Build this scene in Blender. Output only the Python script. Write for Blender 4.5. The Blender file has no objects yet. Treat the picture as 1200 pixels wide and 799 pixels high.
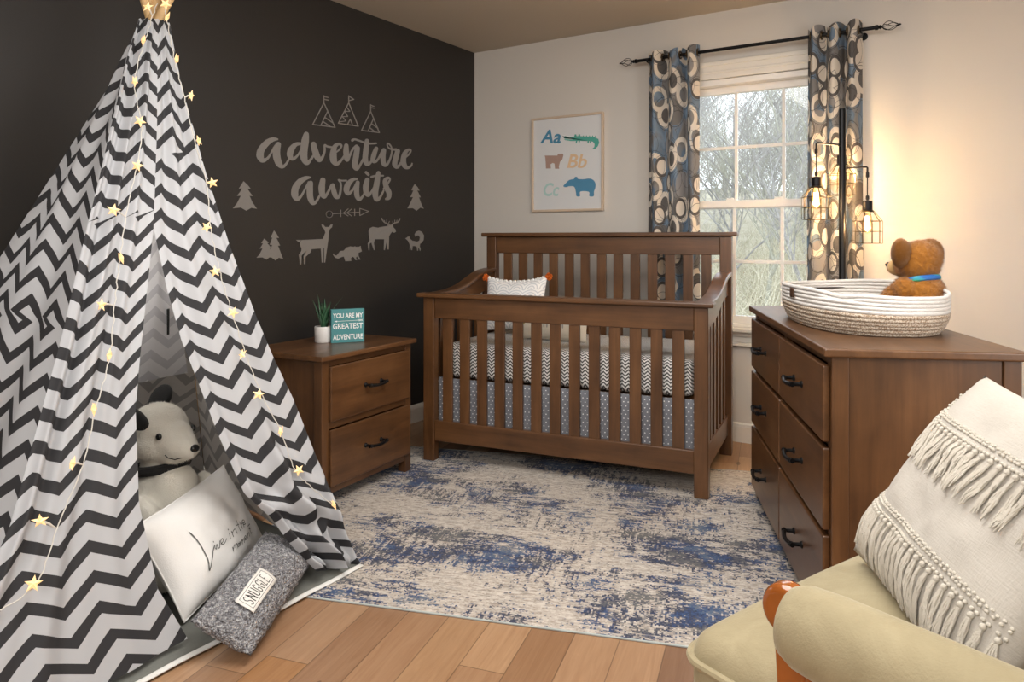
import bpy, bmesh, math, random
from mathutils import Vector, Matrix, noise as mnoise
R = math.radians
random.seed(7)
SC = bpy.context.scene
COL = SC.collection
# ---------------------------------------------------------------- camera frame
FOC = 860.0; HZ = 280.0; CAMH = 1.141
CAM = Vector((2.982, -4.176, CAMH))
FW = Vector((-0.5388, 0.8424, 0)); RT = Vector((0.8424, 0.5388, 0)); UP = Vector((0, 0, 1))
def ray(px, py): return FW + RT * ((px - 600) / FOC) + UP * ((HZ - py) / FOC)
def at_depth(px, py, d): return CAM + ray(px, py) * d
def on_plane(px, py, p0, n):
    r = ray(px, py); n = Vector(n); return CAM + r * ((Vector(p0) - CAM).dot(n) / r.dot(n))
def on_z(px, py, z): return on_plane(px, py, (0, 0, z), (0, 0, 1))
def ld(lat, dep, z): return Vector((CAM.x, CAM.y, 0)) + FW * dep + RT * lat + UP * z
# ---------------------------------------------------------------- mesh builder
class MB:
    def __init__(s): s.v = []; s.f = []; s.uv = []; s.has_uv = False
    def add(s, vs, fs, uvs=None):
        b = len(s.v); s.v += [tuple(v) for v in vs]
        for f in fs: s.f.append([i + b for i in f])
        if uvs is not None: s.has_uv = True; s.uv += list(uvs)
        else: s.uv += [(0, 0)] * len(vs)
        return s
    def box(s, x0, x1, y0, y1, z0, z1):
        vs = [(x, y, z) for z in (z0, z1) for y in (y0, y1) for x in (x0, x1)]
        return s.add(vs, [(0, 2, 3, 1), (4, 5, 7, 6), (0, 1, 5, 4), (2, 6, 7, 3), (0, 4, 6, 2), (1, 3, 7, 5)])
    def tube(s, pts, r, n=8, closed=False, cap=True, flat=1.0):
        pts = [Vector(p) for p in pts]; m = len(pts)
        rs = r if isinstance(r, (list, tuple)) else [r] * m
        t0 = (pts[1] - pts[0]).normalized()
        ref = Vector((0, 0, 1)) if abs(t0.z) < .9 else Vector((1, 0, 0))
        nrm = (ref - t0 * ref.dot(t0)).normalized()
        vs = []
        for i, p in enumerate(pts):
            if closed: t = (pts[(i + 1) % m] - pts[i - 1]).normalized()
            else: t = (pts[min(i + 1, m - 1)] - pts[max(i - 1, 0)]).normalized()
            nrm = (nrm - t * nrm.dot(t)).normalized(); bn = t.cross(nrm)
            for k in range(n):
                a = 2 * math.pi * k / n
                vs.append(p + (nrm * math.cos(a) * flat + bn * math.sin(a)) * rs[i])
        fs = []
        for i in range(m if closed else m - 1):
            j = (i + 1) % m
            for k in range(n):
                l = (k + 1) % n
                fs.append((i * n + k, i * n + l, j * n + l, j * n + k))
        if cap and not closed:
            fs.append(tuple(range(n - 1, -1, -1))); fs.append(tuple((m - 1) * n + k for k in range(n)))
        return s.add(vs, fs)
    def lathe(s, prof, n=24, c=(0, 0, 0), M=None):
        vs = []; fs = []; m = len(prof)
        for (r, z) in prof:
            for k in range(n):
                a = 2 * math.pi * k / n
                p = Vector((r * math.cos(a), r * math.sin(a), z))
                vs.append((M @ p if M else p) + Vector(c))
        for i in range(m - 1):
            for k in range(n):
                l = (k + 1) % n
                fs.append((i * n + k, i * n + l, (i + 1) * n + l, (i + 1) * n + k))
        if prof[0][0] > 1e-5: fs.append(tuple(range(n - 1, -1, -1)))
        if prof[-1][0] > 1e-5: fs.append(tuple((m - 1) * n + k for k in range(n)))
        return s.add(vs, fs)
    def ell(s, c, r, M=None, nu=20, nv=12):
        c = Vector(c); vs = []; fs = []
        if not hasattr(r, '__len__'): r = (r, r, r)
        for i in range(nv + 1):
            th = math.pi * i / nv
            for k in range(nu):
                a = 2 * math.pi * k / nu
                p = Vector((r[0] * math.sin(th) * math.cos(a), r[1] * math.sin(th) * math.sin(a), -r[2] * math.cos(th)))
                vs.append((M @ p if M else p) + c)
        for i in range(nv):
            for k in range(nu):
                l = (k + 1) % nu
                fs.append((i * nu + k, i * nu + l, (i + 1) * nu + l, (i + 1) * nu + k))
        return s.add(vs, fs)
    def grid(s, nu, nv, fn, uvfn=None):
        vs = []; uv = []; fs = []
        for j in range(nv + 1):
            for i in range(nu + 1):
                a, b = i / nu, j / nv
                vs.append(fn(a, b)); uv.append(uvfn(a, b) if uvfn else (a, b))
        for j in range(nv):
            for i in range(nu):
                k = j * (nu + 1) + i
                fs.append((k, k + 1, k + nu + 2, k + nu + 1))
        return s.add(vs, fs, uv)
    def prism(s, poly, mp, d0, d1):
        """poly 2-d outline, mp(a, b, d) -> 3-d point"""
        n = len(poly)
        vs = [mp(a, b, d0) for a, b in poly] + [mp(a, b, d1) for a, b in poly]
        fs = [tuple(range(n)), tuple(range(2 * n - 1, n - 1, -1))]
        for i in range(n): fs.append((i, i + n, (i + 1) % n + n, (i + 1) % n))
        return s.add(vs, fs)
    def ribbon(s, pts, ws, mp, sub=6, lift=None):
        P = [Vector((a, b)) for a, b in pts]; m = len(P)
        out = []; wo = []
        for i in range(m - 1):
            p0, p1, p2, p3 = P[max(i - 1, 0)], P[i], P[i + 1], P[min(i + 2, m - 1)]
            for k in range(sub):
                t = k / sub
                q = .5 * ((2 * p1) + (p2 - p0) * t + (2 * p0 - 5 * p1 + 4 * p2 - p3) * t * t + (-p0 + 3 * p1 - 3 * p2 + p3) * t ** 3)
                out.append(q); wo.append(ws[i] + (ws[i + 1] - ws[i]) * t)
        out.append(P[-1]); wo.append(ws[-1])
        vs = []; fs = []
        for i, q in enumerate(out):
            t = out[min(i + 1, len(out) - 1)] - out[max(i - 1, 0)]
            t = t.normalized() if t.length > 1e-9 else Vector((1, 0))
            nn = Vector((-t.y, t.x)) * wo[i] / 2
            up = lift * (1 + 8 * i / len(out)) if lift else Vector((0, 0, 0))
            vs += [Vector(mp(*(q + nn))) + up, Vector(mp(*(q - nn))) + up]
        for i in range(len(out) - 1): fs.append((2 * i, 2 * i + 1, 2 * i + 3, 2 * i + 2))
        s.add(vs, fs)
        for e, w, lf in ((out[0], wo[0], .5), (out[-1], wo[-1], 10)):
            up = lift * lf if lift else Vector((0, 0, 0))
            if w > 0: s.add([up + Vector(mp(e.x + w / 2 * math.cos(2 * math.pi * k / 12), e.y + w / 2 * math.sin(2 * math.pi * k / 12))) for k in range(12)], [tuple(range(12))])
        return s
    def xf(s, M):
        s.v = [tuple(M @ Vector(v)) for v in s.v]; return s
    def build(s, name, mat, parent=None, smooth=False, bevel=0, ang=40, subsurf=0, solid=0, remesh=0, seg=2):
        me = bpy.data.meshes.new(name); me.from_pydata(s.v, [], s.f); me.update()
        if s.has_uv:
            ul = me.uv_layers.new(name='UVMap')
            for l in me.loops: ul.data[l.index].uv = s.uv[l.vertex_index]
        bm = bmesh.new(); bm.from_mesh(me)
        bmesh.ops.remove_doubles(bm, verts=bm.verts, dist=1e-6)
        bmesh.ops.recalc_face_normals(bm, faces=bm.faces); bm.to_mesh(me); bm.free()
        if smooth:
            me.polygons.foreach_set('use_smooth', [True] * len(me.polygons))
            if ang < 180: me.set_sharp_from_angle(angle=R(ang))
        if mat: me.materials.append(mat)
        o = bpy.data.objects.new(name, me); COL.objects.link(o)
        if parent: o.parent = parent
        if remesh:
            md = o.modifiers.new('remesh', 'REMESH'); md.mode = 'VOXEL'; md.voxel_size = remesh; md.use_smooth_shade = True
            md = o.modifiers.new('smooth', 'SMOOTH'); md.factor = .6; md.iterations = 6
        if subsurf:
            md = o.modifiers.new('subsurf', 'SUBSURF'); md.levels = subsurf; md.render_levels = subsurf
        if solid:
            md = o.modifiers.new('solid', 'SOLIDIFY'); md.thickness = solid; md.offset = 0
        if bevel:
            md = o.modifiers.new('bevel', 'BEVEL'); md.width = bevel; md.segments = seg; md.limit_method = 'ANGLE'; md.angle_limit = R(30); md.harden_normals = False
        return o
def tag(o, label=None, cat=None, group=None, kind=None):
    if label: o['label'] = label
    if cat: o['category'] = cat
    if group: o['group'] = group
    if kind: o['kind'] = kind
    return o
def empty(name, loc, rz=0.0, label=None, cat=None, group=None):
    o = bpy.data.objects.new(name, None); COL.objects.link(o)
    o.location = loc; o.rotation_euler = (0, 0, rz); o.empty_display_size = .1
    return tag(o, label, cat, group)
def text2d(body, size=1.0, shear=0.0, bold=0.0, xs=1.0, align='CENTER'):
    cu = bpy.data.curves.new('lettering', 'FONT'); cu.body = body; cu.size = size; cu.shear = shear; cu.offset = bold
    cu.align_x = align; cu.align_y = 'CENTER'; cu.fill_mode = 'FRONT'; cu.resolution_u = 4
    o = bpy.data.objects.new('lettering', cu); COL.objects.link(o)
    dg = bpy.context.evaluated_depsgraph_get(); dg.update()
    me = bpy.data.meshes.new_from_object(o.evaluated_get(dg))
    vs = [(v.co.x * xs, v.co.y) for v in me.vertices]; fs = [tuple(p.vertices) for p in me.polygons]
    bpy.data.objects.remove(o); bpy.data.curves.remove(cu); bpy.data.meshes.remove(me)
    return vs, fs
# ---------------------------------------------------------------- materials
class NT:
    def __init__(s, name):
        s.m = bpy.data.materials.new(name); s.m.use_nodes = True; s.t = s.m.node_tree
        s.b = s.t.nodes['Principled BSDF']; s.out = s.t.nodes['Material Output']
    def n(s, typ, ins=None, **kw):
        nd = s.t.nodes.new(typ)
        for k, v in kw.items(): setattr(nd, k, v)
        if ins:
            for k, v in ins.items(): s.set(nd, k, v)
        return nd
    def set(s, nd, k, v):
        sk = nd.inputs[k]
        if isinstance(v, bpy.types.NodeSocket): s.t.links.new(v, sk)
        elif isinstance(v, bpy.types.Node): s.t.links.new(v.outputs[0], sk)
        else:
            if isinstance(v, (tuple, list)) and len(v) == 3 and sk.type == 'RGBA': v = (*v, 1)
            sk.default_value = v
    def math(s, op, a, b=None, c=None):
        nd = s.t.nodes.new('ShaderNodeMath'); nd.operation = op
        s.set(nd, 0, a)
        if b is not None: s.set(nd, 1, b)
        if c is not None: s.set(nd, 2, c)
        return nd.outputs[0]
    def mix(s, f, a, b, blend='MIX'):
        nd = s.t.nodes.new('ShaderNodeMix'); nd.data_type = 'RGBA'; nd.blend_type = blend
        s.set(nd, 0, f); s.set(nd, 6, a); s.set(nd, 7, b); return nd.outputs[2]
    def ramp(s, f, stops, interp='LINEAR'):
        nd = s.t.nodes.new('ShaderNodeValToRGB'); cr = nd.color_ramp; cr.interpolation = interp
        while len(cr.elements) < len(stops): cr.elements.new(.5)
        for e, (p, c) in zip(cr.elements, stops): e.position = p; e.color = (*c, 1) if len(c) == 3 else c
        s.set(nd, 0, f); return nd.outputs[0]
    def gt(s, a, b): return s.math('GREATER_THAN', a, b)
    def sep(s, v):
        nd = s.n('ShaderNodeSeparateXYZ'); s.set(nd, 0, v); return nd.outputs
    def comb(s, x, y, z=0.0):
        nd = s.n('ShaderNodeCombineXYZ'); s.set(nd, 0, x); s.set(nd, 1, y); s.set(nd, 2, z); return nd.outputs[0]
    def obj(s): return s.n('ShaderNodeTexCoord').outputs['Object']
    def uv(s): return s.n('ShaderNodeTexCoord').outputs['UV']
    def mapv(s, v, scale=(1, 1, 1), rot=(0, 0, 0), loc=(0, 0, 0)):
        nd = s.n('ShaderNodeMapping'); s.set(nd, 0, v); nd.inputs['Scale'].default_value = scale
        nd.inputs['Rotation'].default_value = rot; nd.inputs['Location'].default_value = loc; return nd.outputs[0]
    def noise(s, v, scale, detail=3, rough=.55, dist=0.0):
        nd = s.n('ShaderNodeTexNoise'); s.set(nd, 'Vector', v); nd.inputs['Scale'].default_value = scale
        nd.inputs['Detail'].default_value = detail; nd.inputs['Roughness'].default_value = rough; nd.inputs['Distortion'].default_value = dist
        return nd.outputs[0]
    def bump(s, h, strength=.3, dist=.01):
        nd = s.n('ShaderNodeBump'); s.set(nd, 'Height', h); nd.inputs['Strength'].default_value = strength; nd.inputs['Distance'].default_value = dist
        s.t.links.new(nd.outputs[0], s.b.inputs['Normal'])
    def done(s, col=None, rough=.6, **kw):
        if col is not None: s.set(s.b, 'Base Color', col)
        s.set(s.b, 'Roughness', rough)
        for k, v in kw.items(): s.set(s.b, k.replace('_', ' '), v)
        return s.m
def plain(name, col, rough=.6, bump=0, bscale=200, vary=.06, **kw):
    t = NT(name); o = t.obj()
    nz = t.noise(o, bscale, 2)
    c = t.mix(nz, tuple(x * (1 - vary) for x in col), tuple(min(1, x * (1 + vary)) for x in col))
    if bump: t.bump(nz, bump, .003)
    return t.done(c, rough, **kw)
def wood(name, axis, dark=(.050, .020, .0065), mid=(.108, .046, .0160), light=(.175, .080, .030), rough=.36):
    t = NT(name); o = t.obj()
    sc = [9, 9, 9]; sc[axis] = .9
    info = t.n('ShaderNodeObjectInfo').outputs['Random']
    ofs = t.n('ShaderNodeVectorMath', operation='ADD'); t.set(ofs, 0, o)
    cv = t.comb(t.math('MULTIPLY', info, 7.3), t.math('MULTIPLY', info, 3.1), t.math('MULTIPLY', info, 5.7)); t.set(ofs, 1, cv)
    a = t.noise(t.mapv(ofs.outputs[0], sc), 1.6, 5, .6, .6)
    sc2 = [70, 70, 70]; sc2[axis] = 4
    b = t.noise(t.mapv(ofs.outputs[0], sc2), 1.0, 3, .6)
    bl = t.noise(t.mapv(ofs.outputs[0], (5, 5, 5)), 1.3, 3, .6)
    f = t.math('ADD', t.math('MULTIPLY', a, .55), t.math('ADD', t.math('MULTIPLY', b, .17), t.math('MULTIPLY', bl, .28)))
    c = t.ramp(f, [(.33, dark), (.52, mid), (.72, light)])
    t.bump(b, .04, .002)
    return t.done(c, rough, Coat_Weight=.2, Coat_Roughness=.25)
WX, WY, WZ = wood('walnut_x', 0), wood('walnut_y', 1), wood('walnut_z', 2)
def chevron(name, light, dark, period, amp, pitch, duty=.42, transl=.0, rough=.8):
    t = NT(name); uv = t.sep(t.uv())
    fr = t.math('FRACT', t.math('DIVIDE', uv[0], period))
    tri = t.math('ABSOLUTE', t.math('SUBTRACT', t.math('MULTIPLY', fr, 2), 1))
    k = t.math('FRACT', t.math('DIVIDE', t.math('ADD', uv[1], t.math('MULTIPLY', tri, amp)), pitch))
    m = t.math('LESS_THAN', k, duty)
    wv = t.noise(t.mapv(t.uv(), (900, 900, 1)), 1, 1)
    c = t.mix(m, light, dark)
    t.bump(wv, .08, .001)
    t.done(c, rough)
    if transl:
        tr = t.n('ShaderNodeBsdfTranslucent'); t.set(tr, 0, c)
        mx = t.n('ShaderNodeMixShader'); t.set(mx, 0, transl); t.t.links.new(t.b.outputs[0], mx.inputs[1]); t.t.links.new(tr.outputs[0], mx.inputs[2])
        t.t.links.new(mx.outputs[0], t.out.inputs[0])
    return t.m
# ================================================================ ROOM SHELL
X1, Y0, H = 4.4, -5.4, 2.44
def dot(t, v, d):
    nd = t.n('ShaderNodeVectorMath', operation='DOT_PRODUCT'); t.set(nd, 0, v); nd.inputs[1].default_value = d; return nd.outputs['Value']
def floor_mat():
    t = NT('oak_planks'); o = t.obj(); a = R(13.4)
    u = dot(t, o, (-math.sin(a), math.cos(a), 0)); v = dot(t, o, (math.cos(a), math.sin(a), 0))
    vr = t.math('DIVIDE', v, .128); row = t.math('FLOOR', vr); fv = t.math('FRACT', vr)
    wn = t.n('ShaderNodeTexWhiteNoise', noise_dimensions='1D'); t.set(wn, 'W', row)
    ur = t.math('DIVIDE', t.math('ADD', u, t.math('MULTIPLY', wn.outputs[0], 3.7)), 1.05)
    cell = t.math('FLOOR', ur); fu = t.math('FRACT', ur)
    wn2 = t.n('ShaderNodeTexWhiteNoise', noise_dimensions='2D'); t.set(wn2, 'Vector', t.comb(row, cell))
    tone = wn2.outputs[0]
    base = t.ramp(tone, [(0, (.30, .165, .085)), (.2, (.46, .285, .165)), (.38, (.27, .15, .085)), (.55, (.52, .345, .21)), (.72, (.36, .19, .085)), (.86, (.43, .27, .155)), (1, (.25, .14, .08))])
    gv = t.comb(t.math('MULTIPLY', u, 3.0), t.math('MULTIPLY', v, 42.0), t.math('MULTIPLY', tone, 31.0))
    g = t.noise(gv, 1.2, 5, .62, 1.2)
    gv2 = t.comb(t.math('MULTIPLY', u, 6.0), t.math('MULTIPLY', v, 260.0), t.math('MULTIPLY', tone, 11.0))
    g2 = t.noise(gv2, 1.0, 2, .5)
    c = t.mix(t.math('MULTIPLY', t.ramp(g, [(.35, (0, 0, 0)), (.75, (1, 1, 1))]), .55), base, t.mix(1.0, base, (.62, .5, .42), 'MULTIPLY'))
    c = t.mix(t.math('MULTIPLY', g2, .35), c, t.mix(1.0, c, (.7, .6, .52), 'MULTIPLY'))
    kn = t.n('ShaderNodeTexVoronoi'); t.set(kn, 'Vector', t.comb(t.math('MULTIPLY', u, 2.3), t.math('MULTIPLY', v, 7.0), 0)); kn.inputs['Scale'].default_value = 1
    c = t.mix(t.math('MULTIPLY', t.math('LESS_THAN', kn.outputs[0], .07), .6), c, (.06, .03, .015))
    ev = t.math('MINIMUM', fv, t.math('SUBTRACT', 1, fv)); eu = t.math('MINIMUM', fu, t.math('SUBTRACT', 1, fu))
    seam = t.math('MAXIMUM', t.math('LESS_THAN', ev, .012), t.math('LESS_THAN', eu, .0015))
    c = t.mix(t.math('MULTIPLY', seam, .55), c, (.05, .028, .014))
    t.bump(t.math('SUBTRACT', g2, seam), .12, .002)
    return t.done(c, .36)
M_FLOOR = floor_mat()
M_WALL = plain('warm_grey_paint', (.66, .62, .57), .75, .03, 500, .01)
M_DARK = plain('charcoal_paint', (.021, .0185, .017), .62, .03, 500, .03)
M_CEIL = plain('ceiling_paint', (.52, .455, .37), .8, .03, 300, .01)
M_TRIM = plain('cream_trim_paint', (.78, .74, .67), .4, 0, 50, .01)
M_VINYL = plain('white_vinyl', (.83, .81, .78), .35, 0, 50, .01)
def st(name, mb, mat, parent=None, **k):
    o = mb.build(name, mat, parent, **k)
    if not parent: o['kind'] = 'structure'
    return o
OX0, OX1, OZ0, OZ1 = 1.46, 2.39, .645, 2.055
st('floor', MB().box(-.12, X1 + .12, Y0 - .12, .14, -.1, 0), M_FLOOR)
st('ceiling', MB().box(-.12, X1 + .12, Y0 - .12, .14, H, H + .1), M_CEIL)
st('wall_left', MB().box(-.12, 0, Y0 - .12, .14, 0, H), M_DARK)
st('wall_right', MB().box(X1, X1 + .12, Y0 - .12, .14, 0, H), M_WALL)
st('wall_front', MB().box(0, X1, Y0 - .12, Y0, 0, H), M_WALL)
wb = MB().box(0, OX0, 0, .14, 0, H).box(OX1, X1, 0, .14, 0, H).box(OX0, OX1, 0, .14, 0, OZ0).box(OX0, OX1, 0, .14, OZ1, H)
st('wall_back', wb, M_WALL)
def base_prof(mp, L0, L1, name):
    prof = [(0, 0), (.016, 0), (.016, .085), (.012, .1), (.005, .108), (0, .108)]
    m = MB(); m.prism(prof, lambda a, b, d: mp(a, b, d), L0, L1); st(name, m, M_TRIM)
base_prof(lambda a, b, d: (a, d, b), Y0, -.017, 'baseboard_left')
base_prof(lambda a, b, d: (d, -a, b), 0.017, X1, 'baseboard_back')
base_prof(lambda a, b, d: (X1 - a, d, b), Y0, -.017, 'baseboard_right')
# ---------------------------------------------------------------- window
def glass_mat():
    t = NT('window_glass')
    tr = t.n('ShaderNodeBsdfTransparent'); gl = t.n('ShaderNodeBsdfGlossy'); gl.inputs['Roughness'].default_value = .02
    fr = t.n('ShaderNodeFresnel'); fr.inputs[0].default_value = 1.35
    mx = t.n('ShaderNodeMixShader'); t.t.links.new(fr.outputs[0], mx.inputs[0]); t.t.links.new(tr.outputs[0], mx.inputs[1]); t.t.links.new(gl.outputs[0], mx.inputs[2])
    t.t.links.new(mx.outputs[0], t.out.inputs[0]); return t.m
M_GLASS = glass_mat()
win = empty('window_1', (0, 0, 0)); win['kind'] = 'structure'
# casing with stepped profile
cs = MB()
for (x0, x1, z0, z1) in ((OX0 - .075, OX0, OZ0 - .1, OZ1 + .1), (OX1, OX1 + .075, OZ0 - .1, OZ1 + .1), (OX0, OX1, OZ1, OZ1 + .1)):
    cs.box(x0, x1, -.018, -.0005, z0, z1)
cs.box(OX0 - .075, OX1 + .075, -.026, -.0005, OZ1 + .075, OZ1 + .1)
cs.box(OX0, OX1, -.022, -.0005, OZ1 + .03, OZ1 + .045)
cs.build('window_casing', M_TRIM, win, bevel=.004)
fr = MB(); F = .03
fr.box(OX0, OX0 + F, 0, .13, OZ0, OZ1).box(OX1 - F, OX1, 0, .13, OZ0, OZ1).box(OX0, OX1, 0, .13, OZ1 - .035, OZ1).box(OX0, OX1, .0, .13, OZ0, OZ0 + .02)
fr.build('window_frame', M_VINYL, win, bevel=.003)
sl = MB().box(OX0 - .09, OX1 + .09, -.06, .0, OZ0 - .025, OZ0)
sl.build('window_sill', M_TRIM, win, bevel=.006)
ap = MB().box(OX0 - .07, OX1 + .07, -.02, -.0005, OZ0 - .085, OZ0 - .025).box(OX0 - .07, OX1 + .07, -.03, -.0005, OZ0 - .05, OZ0 - .025).box(OX0 - .07, OX1 + .07, -.026, -.0005, OZ0 - .105, OZ0 - .085)
ap.build('window_apron', M_TRIM, win, bevel=.004)
def sash(z0, z1, y, name):
    x0, x1 = OX0 + F, OX1 - F; w = .042
    m = MB().box(x0, x0 + w, y, y + .035, z0, z1).box(x1 - w, x1, y, y + .035, z0, z1)
    m.box(x0 + w, x1 - w, y, y + .035, z0, z0 + .04).box(x0 + w, x1 - w, y, y + .035, z1 - .04, z1)
    s = m.build(name, M_VINYL, win, bevel=.003)
    gx0, gx1, gz0, gz1 = x0 + w, x1 - w, z0 + .04, z1 - .04
    mu = MB()
    for k in (1, 2): xx = gx0 + (gx1 - gx0) * k / 3; mu.box(xx - .009, xx + .009, y + .010, y + .024, gz0, gz1)
    zz = (gz0 + gz1) / 2; mu.box(gx0, gx1, y + .011, y + .023, zz - .009, zz + .009)
    mu.build('muntin', M_VINYL, s, bevel=.002)
    MB().box(gx0 - .005, gx1 + .005, y + .0155, y + .0185, gz0 - .005, gz1 + .005).build('glass_pane', M_GLASS, s)
    return s
MEET = 1.338
sash(MEET - .022, OZ1 - .036, .062, 'upper_sash')
ls = sash(OZ0 + .021, MEET + .022, .024, 'lower_sash')
for xx in (1.78, 2.045):
    m = MB().box(xx - .03, xx + .03, .027, .055, MEET + .022, MEET + .03); m.lathe([(.012, 0), (.012, .006), (.006, .009)], 12, (xx, .04, MEET + .03)); m.box(xx - .03, xx + .006, .036, .044, MEET + .03, MEET + .037)
    m.build('sash_lock', M_VINYL, ls, bevel=.002)
# ================================================================ OUTSIDE
def ground_mat():
    t = NT('dry_hillside'); o = t.obj()
    a = t.noise(o, .8, 6, .7); b = t.noise(o, 12, 4, .7)
    c = t.ramp(t.math('ADD', t.math('MULTIPLY', a, .5), t.math('MULTIPLY', b, .5)), [(.3, (.16, .14, .09)), (.5, (.30, .27, .19)), (.7, (.46, .43, .36))])
    return t.done(c, .95)
def gz(x, y): return -2.6 + .135 * max(0, y - 2) + .35 * math.sin(x * .35 + 1) * min(1, y / 10)
g = MB(); g.grid(30, 40, lambda a, b: (-34 + a * 64, .4 + b * 60, gz(-34 + a * 64, .4 + b * 60)))
st('ground', g, ground_mat(), smooth=True)
def bark(name, c0, c1):
    t = NT(name); o = t.obj(); n = t.noise(o, 6, 4, .7)
    return t.done(t.ramp(n, [(.35, c0), (.65, c1)]), .9)
BARKS = [bark('pale_bark', (.28, .265, .23), (.48, .46, .41)), bark('mossy_bark', (.26, .26, .20), (.43, .42, .35)), bark('grey_bark', (.20, .19, .18), (.38, .37, .35))]
def tree_mb(rng, h):
    m = MB()
    def branch(p, d, L, r, lev):
        n = 3 if lev < 3 else 2; pts = [p]; q = p.copy(); dd = d.copy()
        for i in range(n):
            dd = (dd + Vector((rng.uniform(-1, 1), rng.uniform(-1, 1), rng.uniform(-.2, .5))) * .22).normalized()
            q = q + dd * (L / n); pts.append(q.copy())
        m.tube(pts, [r * (1 - .55 * i / n) for i in range(n + 1)], 4 if lev else 6, cap=False)
        if lev >= 4: return
        k = {0: 11, 1: 6, 2: 5, 3: 4}[lev]
        for i in range(k):
            f = .25 + .75 * (i + rng.random() * .8) / k
            idx = min(int(f * n), n - 1); ft = f * n - idx
            bp = pts[idx].lerp(pts[idx + 1], min(ft, 1))
            a = rng.uniform(0, 6.283); sp = rng.uniform(.45, 1.0)
            side = Vector((math.cos(a), math.sin(a), 0))
            nd = (dd * (1 - sp * .5) + side * sp + Vector((0, 0, .35))).normalized()
            branch(bp, nd, L * rng.uniform(.38, .6), r * .42, lev + 1)
    branch(Vector((0, 0, 0)), Vector((0, 0, 1)), h, h * .011, 0)
    return m
rng = random.Random(5)
protos = []
spots = []
while len(spots) < 90:
    y = 11 + 32 * rng.random() ** .8
    xc = 2.982 - .27 * (y + 4.2)
    x = xc + rng.uniform(-.19, .19) * (y + 4.2) * 1.25
    if all((x - a) ** 2 + (y - b) ** 2 > 1.2 for a, b in spots): spots.append((x, y))
for i, (x, y) in enumerate(sorted(spots, key=lambda q: q[1])):
    if i < 6:
        h = 4.3 + i * .32
        o = tree_mb(rng, h).build('bare_tree', BARKS[i % 3]); protos.append(o)
    else:
        o = protos[i % 6].copy(); COL.objects.link(o)
    s = rng.uniform(.75, 1.15); o.location = (x, y, gz(x, y) - .05); o.rotation_euler = (0, 0, rng.uniform(0, 6.28)); o.scale = (s, s, s)
    tag(o, 'bare leafless winter tree on the hillside seen through the window panes', 'tree', 'bare trees outside the window')
br = MB()
for i in range(4200):
    y = 3.5 + 22 * rng.random() ** 1.3; xc = 2.982 - .27 * (y + 4.2); x = xc + rng.uniform(-.22, .22) * (y + 4.2)
    p = Vector((x, y, gz(x, y) - .05)); L = rng.uniform(.8, 2.6)
    d = Vector((rng.uniform(-.8, .8), rng.uniform(-.8, .8), 1)).normalized()
    q = p + d * L * .5; e = q + (d + Vector((rng.uniform(-.7, .7), rng.uniform(-.7, .7), rng.uniform(-.5, .2)))).normalized() * L * .5
    br.tube([p, q, e], [.009, .007, .003], 3, cap=False)
tag(br.build('brushwood', bark('dry_stems', (.36, .33, .22), (.62, .58, .46))), 'tangle of dry tan brushwood on the slope below the bare trees', 'brush', kind='stuff')
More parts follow.
